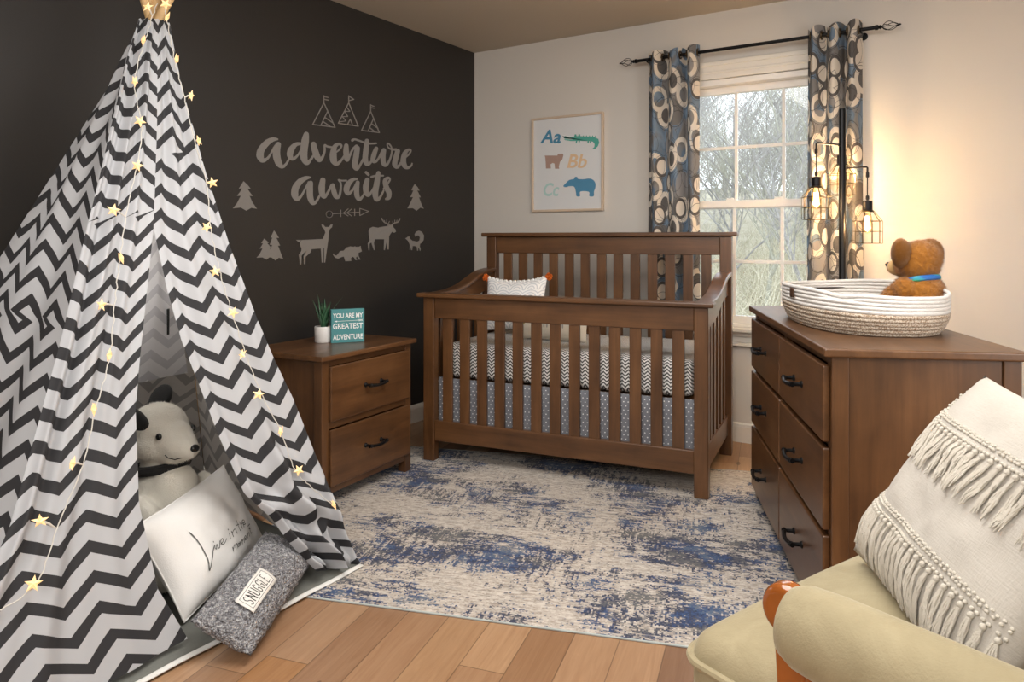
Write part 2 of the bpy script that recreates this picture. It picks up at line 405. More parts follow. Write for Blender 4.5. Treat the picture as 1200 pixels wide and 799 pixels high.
# ================================================================ RUG
def rug_mat():
    t = NT('distressed_rug'); o = t.obj()
    s = t.sep(o); q = .0055
    qx = t.math('MULTIPLY', t.math('FLOOR', t.math('DIVIDE', s[0], q)), q); qy = t.math('MULTIPLY', t.math('FLOOR', t.math('DIVIDE', s[1], q)), q)
    v = t.comb(qx, qy, 0)
    big = t.noise(t.mapv(v, (1.0, 1.6, 1), loc=(2.1, .4, 0)), 2.3, 7, .68, .5)
    hs = t.noise(t.mapv(v, (11, 42, 1)), 1.0, 5, .75, .3)
    vsn = t.noise(t.mapv(v, (52, 9, 1), loc=(3, 7, 0)), 1.0, 5, .75, .3)
    sel = t.noise(t.mapv(v, (1.4, 1.4, 1), loc=(9, 2, 0)), 2.2, 2)
    sm = t.n('ShaderNodeClamp'); t.set(sm, 0, t.math('MULTIPLY', t.math('SUBTRACT', sel, .40), 5.0))
    st_ = t.mix(sm.outputs[0], hs, vsn)
    kn = t.n('ShaderNodeTexWhiteNoise', noise_dimensions='2D'); t.set(kn, 'Vector', v)
    row = t.n('ShaderNodeTexWhiteNoise', noise_dimensions='1D'); t.set(row, 'W', qy)
    f = t.math('ADD', t.math('MULTIPLY', big, .95), t.math('MULTIPLY', t.sep(st_)[0], .80))
    f = t.math('ADD', f, t.math('MULTIPLY', t.math('SUBTRACT', kn.outputs[0], .5), .13))
    f = t.math('ADD', f, t.math('MULTIPLY', t.math('SUBTRACT', row.outputs[0], .5), .05))
    wear = t.noise(t.mapv(v, (26, 90, 1), loc=(1, 1, 5)), 1.0, 3, .7)
    beige = t.ramp(t.math('ADD', wear, t.math('MULTIPLY', t.math('SUBTRACT', kn.outputs[0], .5), .12)), [(.34, (.30, .255, .215)), (.48, (.47, .415, .36)), (.62, (.60, .55, .49))])
    hue = t.noise(t.mapv(v, (1.6, 2.2, 1), loc=(4, 4, 0)), 2.6, 5, .7)
    blue = t.ramp(t.math('ADD', hue, t.math('MULTIPLY', t.math('SUBTRACT', kn.outputs[0], .5), .10)), [(.36, (.13, .125, .12)), (.44, (.075, .08, .10)), (.50, (.014, .022, .060)), (.56, (.025, .055, .15)), (.62, (.055, .10, .18)), (.70, (.16, .16, .17))])
    m = t.ramp(f, [(.885, (0, 0, 0)), (.91, (.6, .6, .6)), (.935, (1, 1, 1))])
    c = t.mix(m, beige, blue)
    g = t.ramp(t.noise(t.mapv(v, (9, 34, 1), loc=(7, 1, 2)), 1.0, 4, .75), [(.53, (0, 0, 0)), (.66, (.8, .8, .8))])
    c = t.mix(g, c, t.mix(.55, c, (.20, .185, .17)))
    t.bump(t.math('ADD', kn.outputs[0], m), .25, .003)
    return t.done(c, .95, Sheen_Weight=.1)
RUGA = R(18.5)
ru, rv = Vector((math.cos(RUGA), math.sin(RUGA), 0)), Vector((-math.sin(RUGA), math.cos(RUGA), 0))
rl = on_z(356, 700, 0)
RL, RWD = 2.55, 1.655
rug = empty('area_rug', rl - ru * .42, RUGA, 'distressed beige and navy blue area rug on the plank floor', 'rug')
MB().box(0, RL, 0, RWD, .0003, .006).build('pile', rug_mat(), rug, bevel=.003)
eg = MB()
M_BIND = plain('rug_binding', (.42, .46, .45), .9, .2, 400)
eg.tube([(0, 0, .0035), (RL, 0, .0035), (RL, RWD, .0035), (0, RWD, .0035)], .0034, 6, closed=True)
eg.build('binding', M_BIND, rug, smooth=True)
# ================================================================ FURNITURE HELPERS
M_IRON = plain('black_iron', (.012, .012, .013), .38, 0, 80, .1, Metallic=.7)
def pull_handle(parent, x, z, w=.125, y=0.0):
    """arched bar pull on two round posts, in front (-y) of a drawer face"""
    m = MB()
    pts = [(x - w / 2 + w * i / 10, y - .030 - .010 * math.sin(math.pi * i / 10), z - .004 * math.sin(math.pi * i / 10)) for i in range(11)]
    m.tube(pts, [.0065 + .0015 * abs(i - 5) / 5 for i in range(11)], 8)
    for sx in (-1, 1):
        cx = x + sx * (w / 2 - .008)
        MM = Matrix.Rotation(R(90), 3, 'X')
        m.lathe([(.011, 0), (.011, .003), (.0065, .007), (.006, .026), (.0085, .030), (.0085, .037), (.004, .041)], 12, (cx, y, z), MM)
    return m.build('handle', M_IRON, parent, smooth=True)
def drawer(parent, x0, x1, z0, z1, proud=.018, nm='drawer'):
    m = MB().box(x0, x1, -proud, .0, z0, z1)
    d = m.build(nm, WX, parent, bevel=.005, seg=3)
    pull_handle(d, (x0 + x1) / 2, (z0 + z1) / 2 + .005, y=-proud)
    return d
# ================================================================ CRIB
CR = R(8.4); CL, CD = 1.435, .79
co = on_z(496, 538.5, .006)
crib = empty('crib', (co.x, co.y, 0), CR, 'slatted brown wooden baby crib with high back and curved sides by the window', 'crib')
PW, PD = .062, .052
for (x, y, h, z0) in ((0, 0, .842, .0065), (CL - PW, 0, .842, .0065), (0, CD - PD, 1.155, .0065), (CL - PW, CD - PD, 1.155, .0)):
    MB().box(x, x + PW, y, y + PD, z0, h).build('post', WZ, crib, bevel=.004)
def rail(name, x0, x1, y0, y1, z0, z1, mat=WX, bev=.004): return MB().box(x0, x1, y0, y1, z0, z1).build(name, mat, crib, bevel=bev)
rail('top_cap', -.03, CL + .025, -.022, .062, .842, .864, bev=.006)
rail('top_rail', PW, CL - PW, .008, .036, .736, .842)
rail('lower_rail', PW, CL - PW, .008, .036, .108, .212)
rail('top_cap', -.03, CL + .03, CD - .07, CD + .018, 1.155, 1.178, bev=.006)
rail('top_rail', PW, CL - PW, CD - .042, CD - .014, 1.056, 1.155)
rail('lower_rail', PW, CL - PW, CD - .042, CD - .014, .108, .212)
sw = .053; gp = (CL - 2 * PW - 13 * sw) / 14
for k in range(13):
    x = PW + gp + k * (sw + gp)
    MB().box(x, x + sw, .014, .030, .21, .738).build('slat', WZ, crib, bevel=.002)
    MB().box(x, x + sw, CD - .036, CD - .020, .21, 1.058).build('slat', WZ, crib, bevel=.002)
path = [(.77, .968), (.70, .967), (.62, .960), (.54, .944), (.46, .920), (.38, .896), (.30, .879), (.22, .869), (.13, .8645), (.05, .8635)]
def pz(y):
    for (a, za), (b, zb) in zip(path, path[1:]):
        if b <= y <= a: return zb + (za - zb) * (y - b) / (a - b)
    return path[0][1] if y > path[0][0] else path[-1][1]
ys = [.052 + (CD - PD - .052) * i / 28 for i in range(29)]
for sd in (0, 1):
    xc = PW / 2 if sd == 0 else CL - PW / 2
    def sweep(x0, x1, top, bot):
        m = MB(); vs = []; fs = []
        for y in ys: vs += [(x0, y, top(y)), (x1, y, top(y)), (x1, y, bot(y)), (x0, y, bot(y))]
        for i in range(len(ys) - 1):
            for k in range(4): fs.append((4 * i + k, 4 * i + (k + 1) % 4, 4 * i + 4 + (k + 1) % 4, 4 * i + 4 + k))
        fs += [(0, 1, 2, 3), (4 * len(ys) - 1, 4 * len(ys) - 2, 4 * len(ys) - 3, 4 * len(ys) - 4)]
        return m.add(vs, fs)
    sweep(xc - .036, xc + .036, lambda y: pz(y), lambda y: pz(y) - .022).build('side_cap', WY, crib, bevel=.005, smooth=True)
    sweep(xc - .013, xc + .013, lambda y: pz(y) - .022, lambda y: pz(y) - .125).build('side_rail', WY, crib)
    MB().box(xc - .013, xc + .013, PD, CD - PD, .108, .212).build('side_lower_rail', WY, crib, bevel=.003)
    n = 6; g2 = (CD - 2 * PD - n * .05) / (n + 1)
    for k in range(n):
        y = PD + g2 + k * (.05 + g2)
        MB().box(xc - .008, xc + .008, y, y + .05, .21, pz(y + .025) - .115).build('slat', WZ, crib, bevel=.002)
MB().box(PW + .012, CL - PW - .012, .056, CD - .055, .395, .42).build('mattress_support', WX, crib)
# mattress
def sheet_mat():
    t = NT('crib_chevron_sheet'); s = t.sep(t.obj())
    v = t.math('ADD', s[2], s[1]); u = t.math('ADD', s[0], 0)
    fr = t.math('FRACT', t.math('DIVIDE', u, .030)); tri = t.math('ABSOLUTE', t.math('SUBTRACT', t.math('MULTIPLY', fr, 2), 1))
    k = t.math('FRACT', t.math('DIVIDE', t.math('ADD', v, t.math('MULTIPLY', tri, .0135)), .0165))
    return t.done(t.mix(t.math('LESS_THAN', k, .47), (.78, .77, .75), (.075, .073, .072)), .85)
def rbox(hx, hy, hz, r, crown=0, cuts=14):
    bm = bmesh.new(); bmesh.ops.create_cube(bm, size=2)
    bmesh.ops.subdivide_edges(bm, edges=bm.edges, cuts=cuts, use_grid_fill=True)
    m = MB(); bm.verts.ensure_lookup_table()
    H3 = Vector((hx, hy, hz)); vs = []
    for v in bm.verts:
        # denser sampling towards the edges
        c = Vector([math.copysign(abs(q) ** .6, q) if abs(q) > 1e-9 else 0 for q in v.co])
        p = Vector((c.x * hx, c.y * hy, c.z * hz)); i = Vector([max(-h + r, min(h - r, q)) for q, h in zip(p, H3)])
        d = p - i
        if d.length > 1e-9: p = i + d.normalized() * r
        if crown: p.z += crown * (1 - min(1, abs(p.x) / hx) ** 2) * (1 - min(1, abs(p.y) / hy) ** 2) * (1 if p.z > 0 else -.3)
        vs.append(p)
    m.add(vs, [[v.index for v in f.verts] for f in bm.faces]); bm.free(); return m
mt = empty('crib_mattress', crib.matrix_world @ Vector((0, 0, 0)), CR, 'crib mattress in a white sheet with small charcoal zigzags, inside the slatted crib', 'mattress')
mt.location = (co.x + math.cos(CR) * CL / 2 - math.sin(CR) * CD / 2, co.y + math.sin(CR) * CL / 2 + math.cos(CR) * CD / 2, .515)
rbox(CL / 2 - .078, CD / 2 - .066, .09, .035, .006).build('fitted_sheet', sheet_mat(), mt, smooth=True)
tag(mt)
def dots_mat():
    t = NT('grey_dotted_cotton'); s = t.sep(t.obj()); p = .022
    r = t.math('DIVIDE', s[2], p * .866); row = t.math('FLOOR', r); fz = t.math('SUBTRACT', t.math('FRACT', r), .5)
    u = t.math('ADD', t.math('DIVIDE', t.math('ADD', s[0], s[1]), p), t.math('MULTIPLY', t.math('MODULO', row, 2), .5)); fx = t.math('SUBTRACT', t.math('FRACT', u), .5)
    d = t.math('SQRT', t.math('ADD', t.math('MULTIPLY', fx, fx), t.math('MULTIPLY', t.math('MULTIPLY', fz, .866), t.math('MULTIPLY', fz, .866))))
    return t.done(t.mix(t.math('LESS_THAN', d, .125), (.16, .165, .185), (.75, .75, .75)), .9)
sk = MB()
def skw(x0, y0, x1, y1):
    L = math.hypot(x1 - x0, y1 - y0); nx, ny = -(y1 - y0) / L, (x1 - x0) / L
    def fn(a, b):
        w = .005 * math.sin(a * L * 38) * (1 - b)
        return (x0 + (x1 - x0) * a + nx * w, y0 + (y1 - y0) * a + ny * w, .135 + b * .292)
    sk.grid(80, 4, fn)
skw(.066, .044, CL - .066, .044); skw(CL - .066, .046, CL - .066, CD - .08); skw(.066, CD - .08, .066, .046)
sko = sk.build('bed_skirt', dots_mat(), None, smooth=True, solid=.002)
sko.location = (co.x, co.y, 0); sko.rotation_euler = (0, 0, CR)
tag(sko, 'grey bed skirt with tiny white dots hanging under the crib mattress', 'bed skirt')
# ---------------------------------------------------------------- pillow shape
def pillow_mb(w, h, t, nu=36, nv=28, pinch=.06, rng=None, wob=.0, top_sag=0.0, front_only=False):
    """x across, y up, z thickness; corners at +-w/2, +-h/2"""
    m = MB()
    def side(sg):
        def fn(a, b):
            x, y = a * 2 - 1, b * 2 - 1
            x = math.copysign(1 - (1 - abs(x)) ** 1.5, x) * .0 + x
            ex = 1 - pinch * (1 - y * y); ey = 1 - pinch * (1 - x * x)
            th = max(0, (1 - abs(x) ** 2.6)) ** .55 * max(0, (1 - abs(y) ** 2.6)) ** .55
            px, py = x * ex * w / 2, y * ey * h / 2
            if top_sag: py -= top_sag * (1 - x * x) * max(0, y)
            z = sg * th * t / 2
            if wob: z += wob * th * mnoise.noise(Vector((px * 9, py * 9, sg * 3.1))) + wob * .5 * th * mnoise.noise(Vector((px * 23, py * 23, sg * 1.7)))
            return (px, py, z)
        return fn
    m.grid(nu, nv, side(1), lambda a, b: (a * w, b * h))
    if not front_only: m.grid(nu, nv, side(-1), lambda a, b: (a * w, b * h))
    m.side = side
    return m
def frame_mat(o, u, v):
    u = u.normalized(); n = u.cross(v).normalized(); v = n.cross(u).normalized()
    M = Matrix.Identity(4)
    for i in range(3): M[i][0], M[i][1], M[i][2], M[i][3] = u[i], v[i], n[i], o[i]
    return M
CX = Vector((math.cos(CR), math.sin(CR), 0)); CY = Vector((-math.sin(CR), math.cos(CR), 0))
def cl(x, y, z): return Vector((co.x, co.y, 0)) + CX * x + CY * y + UP * z
def arcs_mat():
    t = NT('arc_print_cotton'); s = t.sep(t.uv())
    u = t.math('SUBTRACT', t.math('FRACT', t.math('DIVIDE', s[0], .085)), .5); v = t.math('FRACT', t.math('DIVIDE', s[1], .06))
    d = t.math('SQRT', t.math('ADD', t.math('MULTIPLY', u, u), t.math('MULTIPLY', t.math('MULTIPLY', v, .7), t.math('MULTIPLY', v, .7))))
    k = t.math('LESS_THAN', t.math('FRACT', t.math('MULTIPLY', d, 5.2)), .38)
    return t.done(t.mix(k, (.85, .85, .84), (.60, .62, .65)), .9)
M_ORANGE = plain('orange_pompom_yarn', (.62, .13, .012), .95, .8, 120, .25)
pw = empty('fringed_throw_pillow', cl(.255, .60, .765), 0, 'white pillow with grey arcs and orange corner pompoms in the crib', 'pillow')
pw.matrix_world = frame_mat(cl(.285, .515, .778), CX + UP * .03, UP * .95 + CY * .28)
pm = pillow_mb(.37, .31, .11, pinch=.05, wob=.01, top_sag=.022)
pm.build('cover', arcs_mat(), pw, smooth=True)
M_WHITEC = plain('white_cotton', (.80, .79, .77), .9, .2, 300, .03)
rf = MB()
for i in range(26):
    x = -.172 + .344 * i / 25; y = .155 * (1 - .05 * (1 - (x / .185) ** 2)) - .022 * (1 - (x / .185) ** 2)
    rf.ell((x, y, .004 * (-1) ** i), (.0085, .010, .006), None, 8, 6)
rf.build('ruffle', M_WHITEC, pw, smooth=True)
for (x, y) in ((-.194, .152), (.195, .157), (-.19, -.135), (.19, -.135)):
    m = MB()
    for k in range(60):
        d = Vector((random.gauss(0, 1), random.gauss(0, 1), random.gauss(0, 1))).normalized()
        p = Vector((x, y, 0)); m.tube([p, p + d * random.uniform(.019, .025)], [.004, .0025], 5)
    m.build('pompom', M_ORANGE, pw, smooth=True)
M_CREAMC = plain('cream_linen', (.66, .60, .50), .92, .3, 500, .05)
lp = empty('lumbar_pillow', (0, 0, 0), 0, 'cream lumbar pillow with a gold star behind the front slats of the crib', 'pillow')
lp.matrix_world = frame_mat(cl(.565, .355, .718), CX, UP * .93 + CY * .36)
m = pillow_mb(.42, .225, .10, pinch=.04, wob=.008); m.build('cover', M_CREAMC, lp, smooth=True)
sd = m.side(1)
def on_pillow(w, h, side, dz=.0022):
    def mp(x, y):
        p = side(min(.999, max(.001, x / w + .5)), min(.999, max(.001, y / h + .5))); return (p[0], p[1], p[2] + dz)
    return mp
mp = on_pillow(.42, .225, sd)
star = [(-.155 + (.028 if k % 2 == 0 else .011) * math.sin(math.pi * k / 5), -.045 + (.028 if k % 2 == 0 else .011) * math.cos(math.pi * k / 5)) for k in range(10)]
MB().add([mp(*p) for p in star] + [mp(-.155, -.045)], [(k, (k + 1) % 10, 10) for k in range(10)]).build('star_print', plain('gold_thread', (.35, .24, .05), .6), lp)
am = MB()
for x0 in (-.04, .05, .13):
    for dx in (0, .022, .04): am.ribbon([(x0 + dx, -.02), (x0 + dx + .002, -.055)], [.010, .007], mp)
    am.ribbon([(x0 - .01, -.005), (x0 + .02, .004), (x0 + .05, -.004)], [.03, .036, .03], mp)
am.build('animal_print', plain('grey_print', (.33, .31, .28), .8), lp)
# ================================================================ NIGHTSTAND
NR = math.atan2(.997, -.0785)
nx_, ny_ = Vector((-.0785, .997, 0)), Vector((-.997, -.0785, 0))
ncorner = on_z(377.5, 418.8, .652)
no = ncorner + nx_ * .02 + ny_ * .02
NW, ND, NH = .625, .45, .630
ns = empty('nightstand', (no.x, no.y, 0), NR, 'brown wooden nightstand with two drawers and black pulls, between the play tent and the crib', 'nightstand')
MB().box(-.022, NW + .022, -.022, ND + .012, NH, NH + .022).build('top', WX, ns, bevel=.005, seg=3)
LZ = .0065
for x, y in ((0, 0), (NW - .045, 0), (0, ND - .045), (NW - .045, ND - .045)):
    MB().box(x, x + .045, y, y + .045, LZ, NH).build('leg', WZ, ns, bevel=.003)
for x in (.006, NW - .021):
    MB().box(x, x + .015, .045, ND - .045, .07, NH).build('side_panel', WZ, ns, bevel=.002)
MB().box(.045, NW - .045, ND - .02, ND - .008, .07, NH).build('back_panel', WX, ns)
f = MB().box(.045, NW - .045, .004, .022, .602, NH).box(.045, NW - .045, .004, .022, .336, .366).box(.045, NW - .045, .004, .022, .062, .095)
f.build('face_frame', WX, ns, bevel=.002)
drawer(ns, .040, NW - .030, .368, .602, .016); drawer(ns, .040, NW - .030, .095, .334, .016)
# sign
TOPZ = NH + .022
so = on_z(388.2, 402.3, TOPZ); SA = R(55)
sg = empty('message_sign', so, SA, 'small square teal block sign with white lettering on the nightstand', 'sign')
SGW, SGH = .155, .158
M_TEAL = plain('teal_paint', (.062, .25, .27), .6, .05, 200, .05); M_SW = plain('white_lettering', (.80, .82, .82), .7)
MB().box(0, SGW, 0, .028, .0003, SGH).build('block', M_TEAL, sg, bevel=.0015)
def sign_text(body, zc, size, xs, name):
    vs, fs = text2d(body, size, 0, .0006, xs)
    w = max(v[0] for v in vs) - min(v[0] for v in vs); k = .140 / w
    cx = (max(v[0] for v in vs) + min(v[0] for v in vs)) / 2
    MB().add([(SGW / 2 + (x - cx) * k, -.0006, zc + y) for x, y in vs], fs).build(name, M_SW, sg)
sign_text('YOU ARE MY', .127, .030, .6, 'lettering'); sign_text('GREATEST', .077, .036, .6, 'lettering'); sign_text('ADVENTURE', .026, .034, .6, 'lettering')
a = MB(); mpz = lambda x, y: (x, -.0006, y)
a.ribbon([(.02, .102), (.145, .104)], [.0016, .0016], mpz)
a.add([mpz(*p) for p in ((.012, .102), (.028, .106), (.025, .102), (.028, .098))], [(0, 1, 2, 3)])
for x in (.122, .128, .134, .140): a.ribbon([(x, .104), (x + .006, .108)], [.0018, .0018], mpz); a.ribbon([(x, .104), (x + .006, .0995)], [.0018, .0018], mpz)
a.build('arrow_emblem', M_SW, sg)
# plant
pc = on_z(379.5, 400.5, TOPZ)
pl = empty('potted_aloe', pc, 0, 'small green aloe in a white cylindrical pot behind the teal sign', 'plant')
M_CER = plain('white_ceramic', (.80, .78, .76), .3)
MB().lathe([(.0, .0003), (.041, .0003), (.043, .003), (.0435, .072), (.042, .075), (.039, .075), (.039, .062), (0, .062)], 32).build('pot', M_CER, pl, smooth=True, ang=50)
MB().lathe([(0, .066), (.02, .067), (.039, .0625)], 20).build('soil', plain('potting_soil', (.03, .02, .013), .95, .8, 300, .4), pl, smooth=True)
def leaf_mat():
    t = NT('aloe_green'); s = t.obj(); n = t.noise(s, 40, 3, .6)
    w = t.n('ShaderNodeTexWave', bands_direction='Z'); t.set(w, 'Vector', s); w.inputs['Scale'].default_value = 60; w.inputs['Distortion'].default_value = 3
    c = t.mix(t.math('MULTIPLY', w.outputs[1], .35), t.mix(n, (.012, .05, .022), (.03, .11, .05)), (.10, .22, .12)); return t.done(c, .4)
ML = leaf_mat()
def leaf(az, lean, L, w):
    m = MB(); d = Vector((math.cos(az), math.sin(az), 0)); side = Vector((-d.y, d.x, 0)); N = 12
    pts = []
    for i in range(N + 1):
        t = i / N; r = .006 + lean * L * (t ** 1.5); z = .06 + L * (t - .25 * lean * t * t)
        c = d * r + UP * z; ww = w * (1 - t ** 2.2) * (.75 + .5 * math.sin(math.pi * min(1, t * 1.2)))
        nn = (UP * lean * t * 1.2 - d).normalized()
        sr = 1 + (.12 if i % 2 else 0)
        pts.append((c - side * ww * sr / 2 - nn * .0 , c + nn * -.004 * (1 - t), c + side * ww * sr / 2, c + nn * .003 * (1 - t)))
    vs = [q for p in pts for q in p]; fs = []
    for i in range(N):
        for k in range(4): fs.append((4 * i + k, 4 * i + (k + 1) % 4, 4 * i + 4 + (k + 1) % 4, 4 * i + 4 + k))
    m.add(vs, fs); m.build('leaf', ML, pl, smooth=True, ang=180)
lr = math.atan2(RT.y, RT.x)
for az, ln, L, w in ((180, .14, .175, .044), (172, .34, .155, .036), (10, .48, .175, .040), (-40, .28, .13, .034), (60, .3, .14, .026), (120, .25, .135, .026), (-100, .30, .10, .026), (215, .35, .11, .024), (-10, .62, .10, .02), (90, .08, .15, .03), (-70, .15, .12, .028)):
    leaf(lr + R(az), ln, L, w)
# ================================================================ DRESSER
dx, dy = Vector((.396, -.918, 0)).normalized(), Vector((.918, .396, 0)).normalized()
DR = math.atan2(dx.y, dx.x); do = Vector((2.1395, -.858, 0)); DL, DD, DH = 1.256, .475, .82
ds = empty('dresser', do, DR, 'wide brown wooden dresser with six drawers and black pulls, carrying a rope basket', 'dresser')
MB().box(-.025, DL + .025, -.025, DD + .012, DH, DH + .024).build('top', WX, ds, bevel=.005, seg=3)
for x, y in ((0, 0), (DL - .045, 0), (0, DD - .045), (DL - .045, DD - .045)):
    MB().box(x, x + .045, y, y + .045, .0065, DH).build('leg', WZ, ds, bevel=.003)
for x in (.006, DL - .021):
    MB().box(x, x + .015, .045, DD - .045, .05, DH).build('end_panel', WZ, ds, bevel=.002)
MB().box(.045, DL - .045, DD - .02, DD - .008, .05, DH).build('back_panel', WX, ds)
f = MB()
for z0, z1 in ((.792, DH), (.562, .582), (.318, .338), (.05, .07)): f.box(.045, DL - .045, .004, .022, z0, z1)
f.box(DL / 2 - .02, DL / 2 + .02, .003, .022, .05, DH)
f.build('face_frame', WX, ds, bevel=.002)
for z0, z1 in ((.580, .792), (.336, .563), (.058, .320)):
    drawer(ds, .012, DL / 2 - .006, z0, z1, .020); drawer(ds, DL / 2 + .006, DL - .016, z0, z1, .020)
# ================================================================ PLAY TENT
TA, TB = Vector((1.14, -3.62, .01)), Vector((1.16, -2.316, .01)); TC, TD = Vector((.07, -3.58, .01)), Vector((.085, -2.16, .01))
APX = at_depth(187, 4, 2.52)
tn = (TB - TA).cross(APX - TA).normalized()
if tn.x < 0: tn = -tn
def fp(px, py, off=0.0): return on_plane(px, py, APX + tn * off, tn)
def resample(P, n):
    d = [0]
    for a, b in zip(P, P[1:]): d.append(d[-1] + (b - a).length)
    out = []; k = 0
    for i in range(n + 1):
        t = d[-1] * i / n
        while k < len(d) - 2 and d[k + 1] < t: k += 1
        f = (t - d[k]) / (d[k + 1] - d[k]); out.append(P[k].lerp(P[k + 1], min(1, f)))
    return out
def panel(name, Lp, Rp, mat, parent, nrm, folds, amp, nu=70, nv=90, anchor='L', gather=.12, ph=0.0, seams=(), edge=.35, bunch=0.0, uoff=0.0, off=0.0, lean=0.0):
    Ls, Rs = resample(Lp, nv), resample(Rp, nv)
    tot = sum((a - b).length for a, b in zip(Ls, Ls[1:]))
    m = MB()
    def wd(j): return (Ls[j] - Rs[j]).length
    def pos(a, b):
        j = round(b * nv); p = Ls[j].lerp(Rs[j], a); w = wd(j)
        win = min(1, math.sin(math.pi * min(1, max(0, a))) / edge) if edge else 1
        A = min(amp, w * .07) * (1 + lean * (1 - 2 * a)) * (1 + bunch * max(0, b - .72) / .28)
        dsp = A * (math.sin(2 * math.pi * folds * a + ph + .7 * math.sin(b * 5)) + .5 * math.sin(2 * math.pi * folds * 1.9 * a + ph * 2 + b * 4))
        dsp += A * .8 * mnoise.noise(Vector((a * 4 + ph, b * 6, ph)))
        if bunch and b > .7: dsp += .022 * bunch * (b - .7) / .3 * mnoise.noise(Vector((a * 7, b * 26, 2.2)))
        q = p + nrm * (dsp * win + off); q.z = max(q.z, .0135); return q
    def uv(a, b):
        j = round(b * nv); w = wd(j) + gather * (1 - b)
        u = (a if anchor == 'L' else a - 1) * w; v = -b * tot
        for sv, su in seams:
            if b > sv: u += su; v += .031
        return (u + uoff, v)
    m.grid(nu, nv, pos, uv)
    return m.build(name, mat, parent, smooth=True, ang=180)
M_CHEV = chevron('chevron_cotton', (.57, .585, .615), (.036, .036, .040), .165, .062, .086, .41, .28)
M_CHIN = chevron('chevron_reverse', (.72, .70, .67), (.42, .41, .40), .165, .062, .086, .42, .25)
M_CHFL = chevron('chevron_sheer', (.88, .88, .90), (.66, .66, .69), .165, .062, .086, .42, .4)
tent = empty('play_tent', (.62, -2.95, 0), 0, 'tall white play tent with black zigzag stripes and an open front, against the dark wall', 'tent')
tent.location = (0, 0, 0)
seamA = [fp(*p) for p in ((163, 22), (150, 62), (137, 120), (129, 152), (116, 210), (101, 270), (71, 400), (41, 510), (12, 615))] + [TA + Vector((.01, 0, 0))]
cent = ((185, 22), (184, 150), (180, 268))
ledge = [fp(*p) for p in cent + ((172, 345), (164, 420), (159, 480), (163, 590), (185, 690), (220, 748))]
redge = [fp(*p) for p in cent + ((196, 340), (213, 400), (233, 450), (256, 510), (286, 578), (318, 607), (337, 634), (358, 657), (371, 669))]
rout = [fp(*p) for p in ((199, 28), (207, 72), (216, 112), (240, 198), (270, 290), (300, 370), (321, 420), (345, 470), (365, 521), (390, 580), (407, 628), (423, 663))]
panel('front_flap', seamA, ledge, M_CHEV, tent, tn, 3.0, .0095, nu=110, nv=130, anchor='R', ph=.6, seams=((.36, .07),), edge=.25, lean=.75)
panel('front_flap', redge, rout, M_CHEV, tent, tn, 2.1, .009, nu=90, nv=130, anchor='L', ph=2.1, seams=((.24, .05),), edge=.3, bunch=3.2, uoff=.0)
# side and back panels
def line(a, b, sagto=None, sag=0.0, n=12):
    out = []
    for i in range(n + 1):
        t = i / n; p = a.lerp(b, t)
        if sagto is not None: p = p + (sagto - p) * (sag * math.sin(math.pi * t))
        out.append(p)
    return out
top0 = APX - UP * .06
ctr = Vector((.6, -2.9, .7))
nl = Vector((0, -1, .25)).normalized()
panel('side_panel', seamA, line(top0 + Vector((-.02, -.02, 0)), TC), M_CHEV, tent, nl, 1.7, .008, anchor='L', ph=1.3, seams=((.5, .06),), edge=.4)
panel('side_panel', [q - tn * .012 for q in rout], line(top0, TD, None), M_CHIN, tent, Vector((0, 1, .3)).normalized(), 2.0, .010, anchor='L', ph=.4, edge=.4)
panel('back_panel', line(top0 + Vector((-.03, 0, 0)), TC + Vector((.02, .02, 0)), None), line(top0 + Vector((-.02, .01, 0)), TD + Vector((.01, -.01, 0)), None), M_CHIN, tent, Vector((1, 0, -.3)).normalized(), 3, .010, anchor='L', ph=.9, edge=.4)
bn = (TD - TC).cross(APX - TC).normalized()
if bn.x < 0: bn = -bn
def bp(px, py, off): return on_plane(px, py, TD + bn * off, bn)
fl_l = [bp(178, 210, .055), bp(168, 330, .055), bp(146, 451, .06)]; fl_r = [bp(190, 210, .055), bp(205, 330, .055), bp(220, 437, .06)]
wf = panel('window_flap', fl_l, fl_r, M_CHFL, tent, bn, 1.0, .004, nu=24, nv=30, anchor='L', ph=.2)
tb = MB(); q = bp(197, 362, .062); q2 = bp(197, 392, .062); tb.tube([q, q2], [.006, .005], 6, flat=.4)
tb.build('toggle', plain('black_webbing', (.02, .02, .02), .8), wf)
M_PINE = plain('pine_pole', (.55, .36, .17), .5, .05, 60, .12)
ppole = []
for foot, sx, fi in ((TA, (.0, .014, 0), .30), (TB, (-.012, .0, 0), .17), (TC, (.045, .02, 0), .2), (TD, (-.03, .02, 0), -.05)):
    f = foot + Vector((ctr.x - foot.x, ctr.y - foot.y, 0)) * fi; f.z = .022
    tip = APX + Vector(sx) - tn * .06; d = (tip - f).normalized()
    MB().tube([f, tip + d * .24], .0155, 14).build('pole', M_PINE, tent, smooth=True)
# mat
mat_poly = [(1.215, -3.7), (1.205, -2.30), (1.10, -2.26), (.12, -2.10), (.10, -3.63)]
M_MAT = plain('grey_green_canvas', (.15, .155, .14), .9, .2, 200, .08)
mm = MB(); N = 40
def matp(a, b):
    x = .10 + a * 1.075; y = -3.66 + b * (1.345 + .13 * (1 - a))
    z = .010 + .012 * min(1, min(a, 1 - a, b, 1 - b) * 12) + .004 * mnoise.noise(Vector((x * 6, y * 6, 0)))
    return (x, y, z)
mat_o = empty('floor_mat', (0, 0, 0), 0, 'grey green floor mat with a white hem lying inside the play tent', 'mat')
mm.grid(N, N, matp); mm.build('pad', M_MAT, mat_o, smooth=True, solid=.004)
hm = MB(); hm.grid(3, 60, lambda a, b: (1.170 + a * .013, -3.7 + b * 1.385, .016 - a * .006 + .0012 * math.sin(b * 40)))
hm.build('hem', plain('white_canvas', (.70, .70, .68), .9, .1, 200), mat_o, smooth=True, solid=.003)
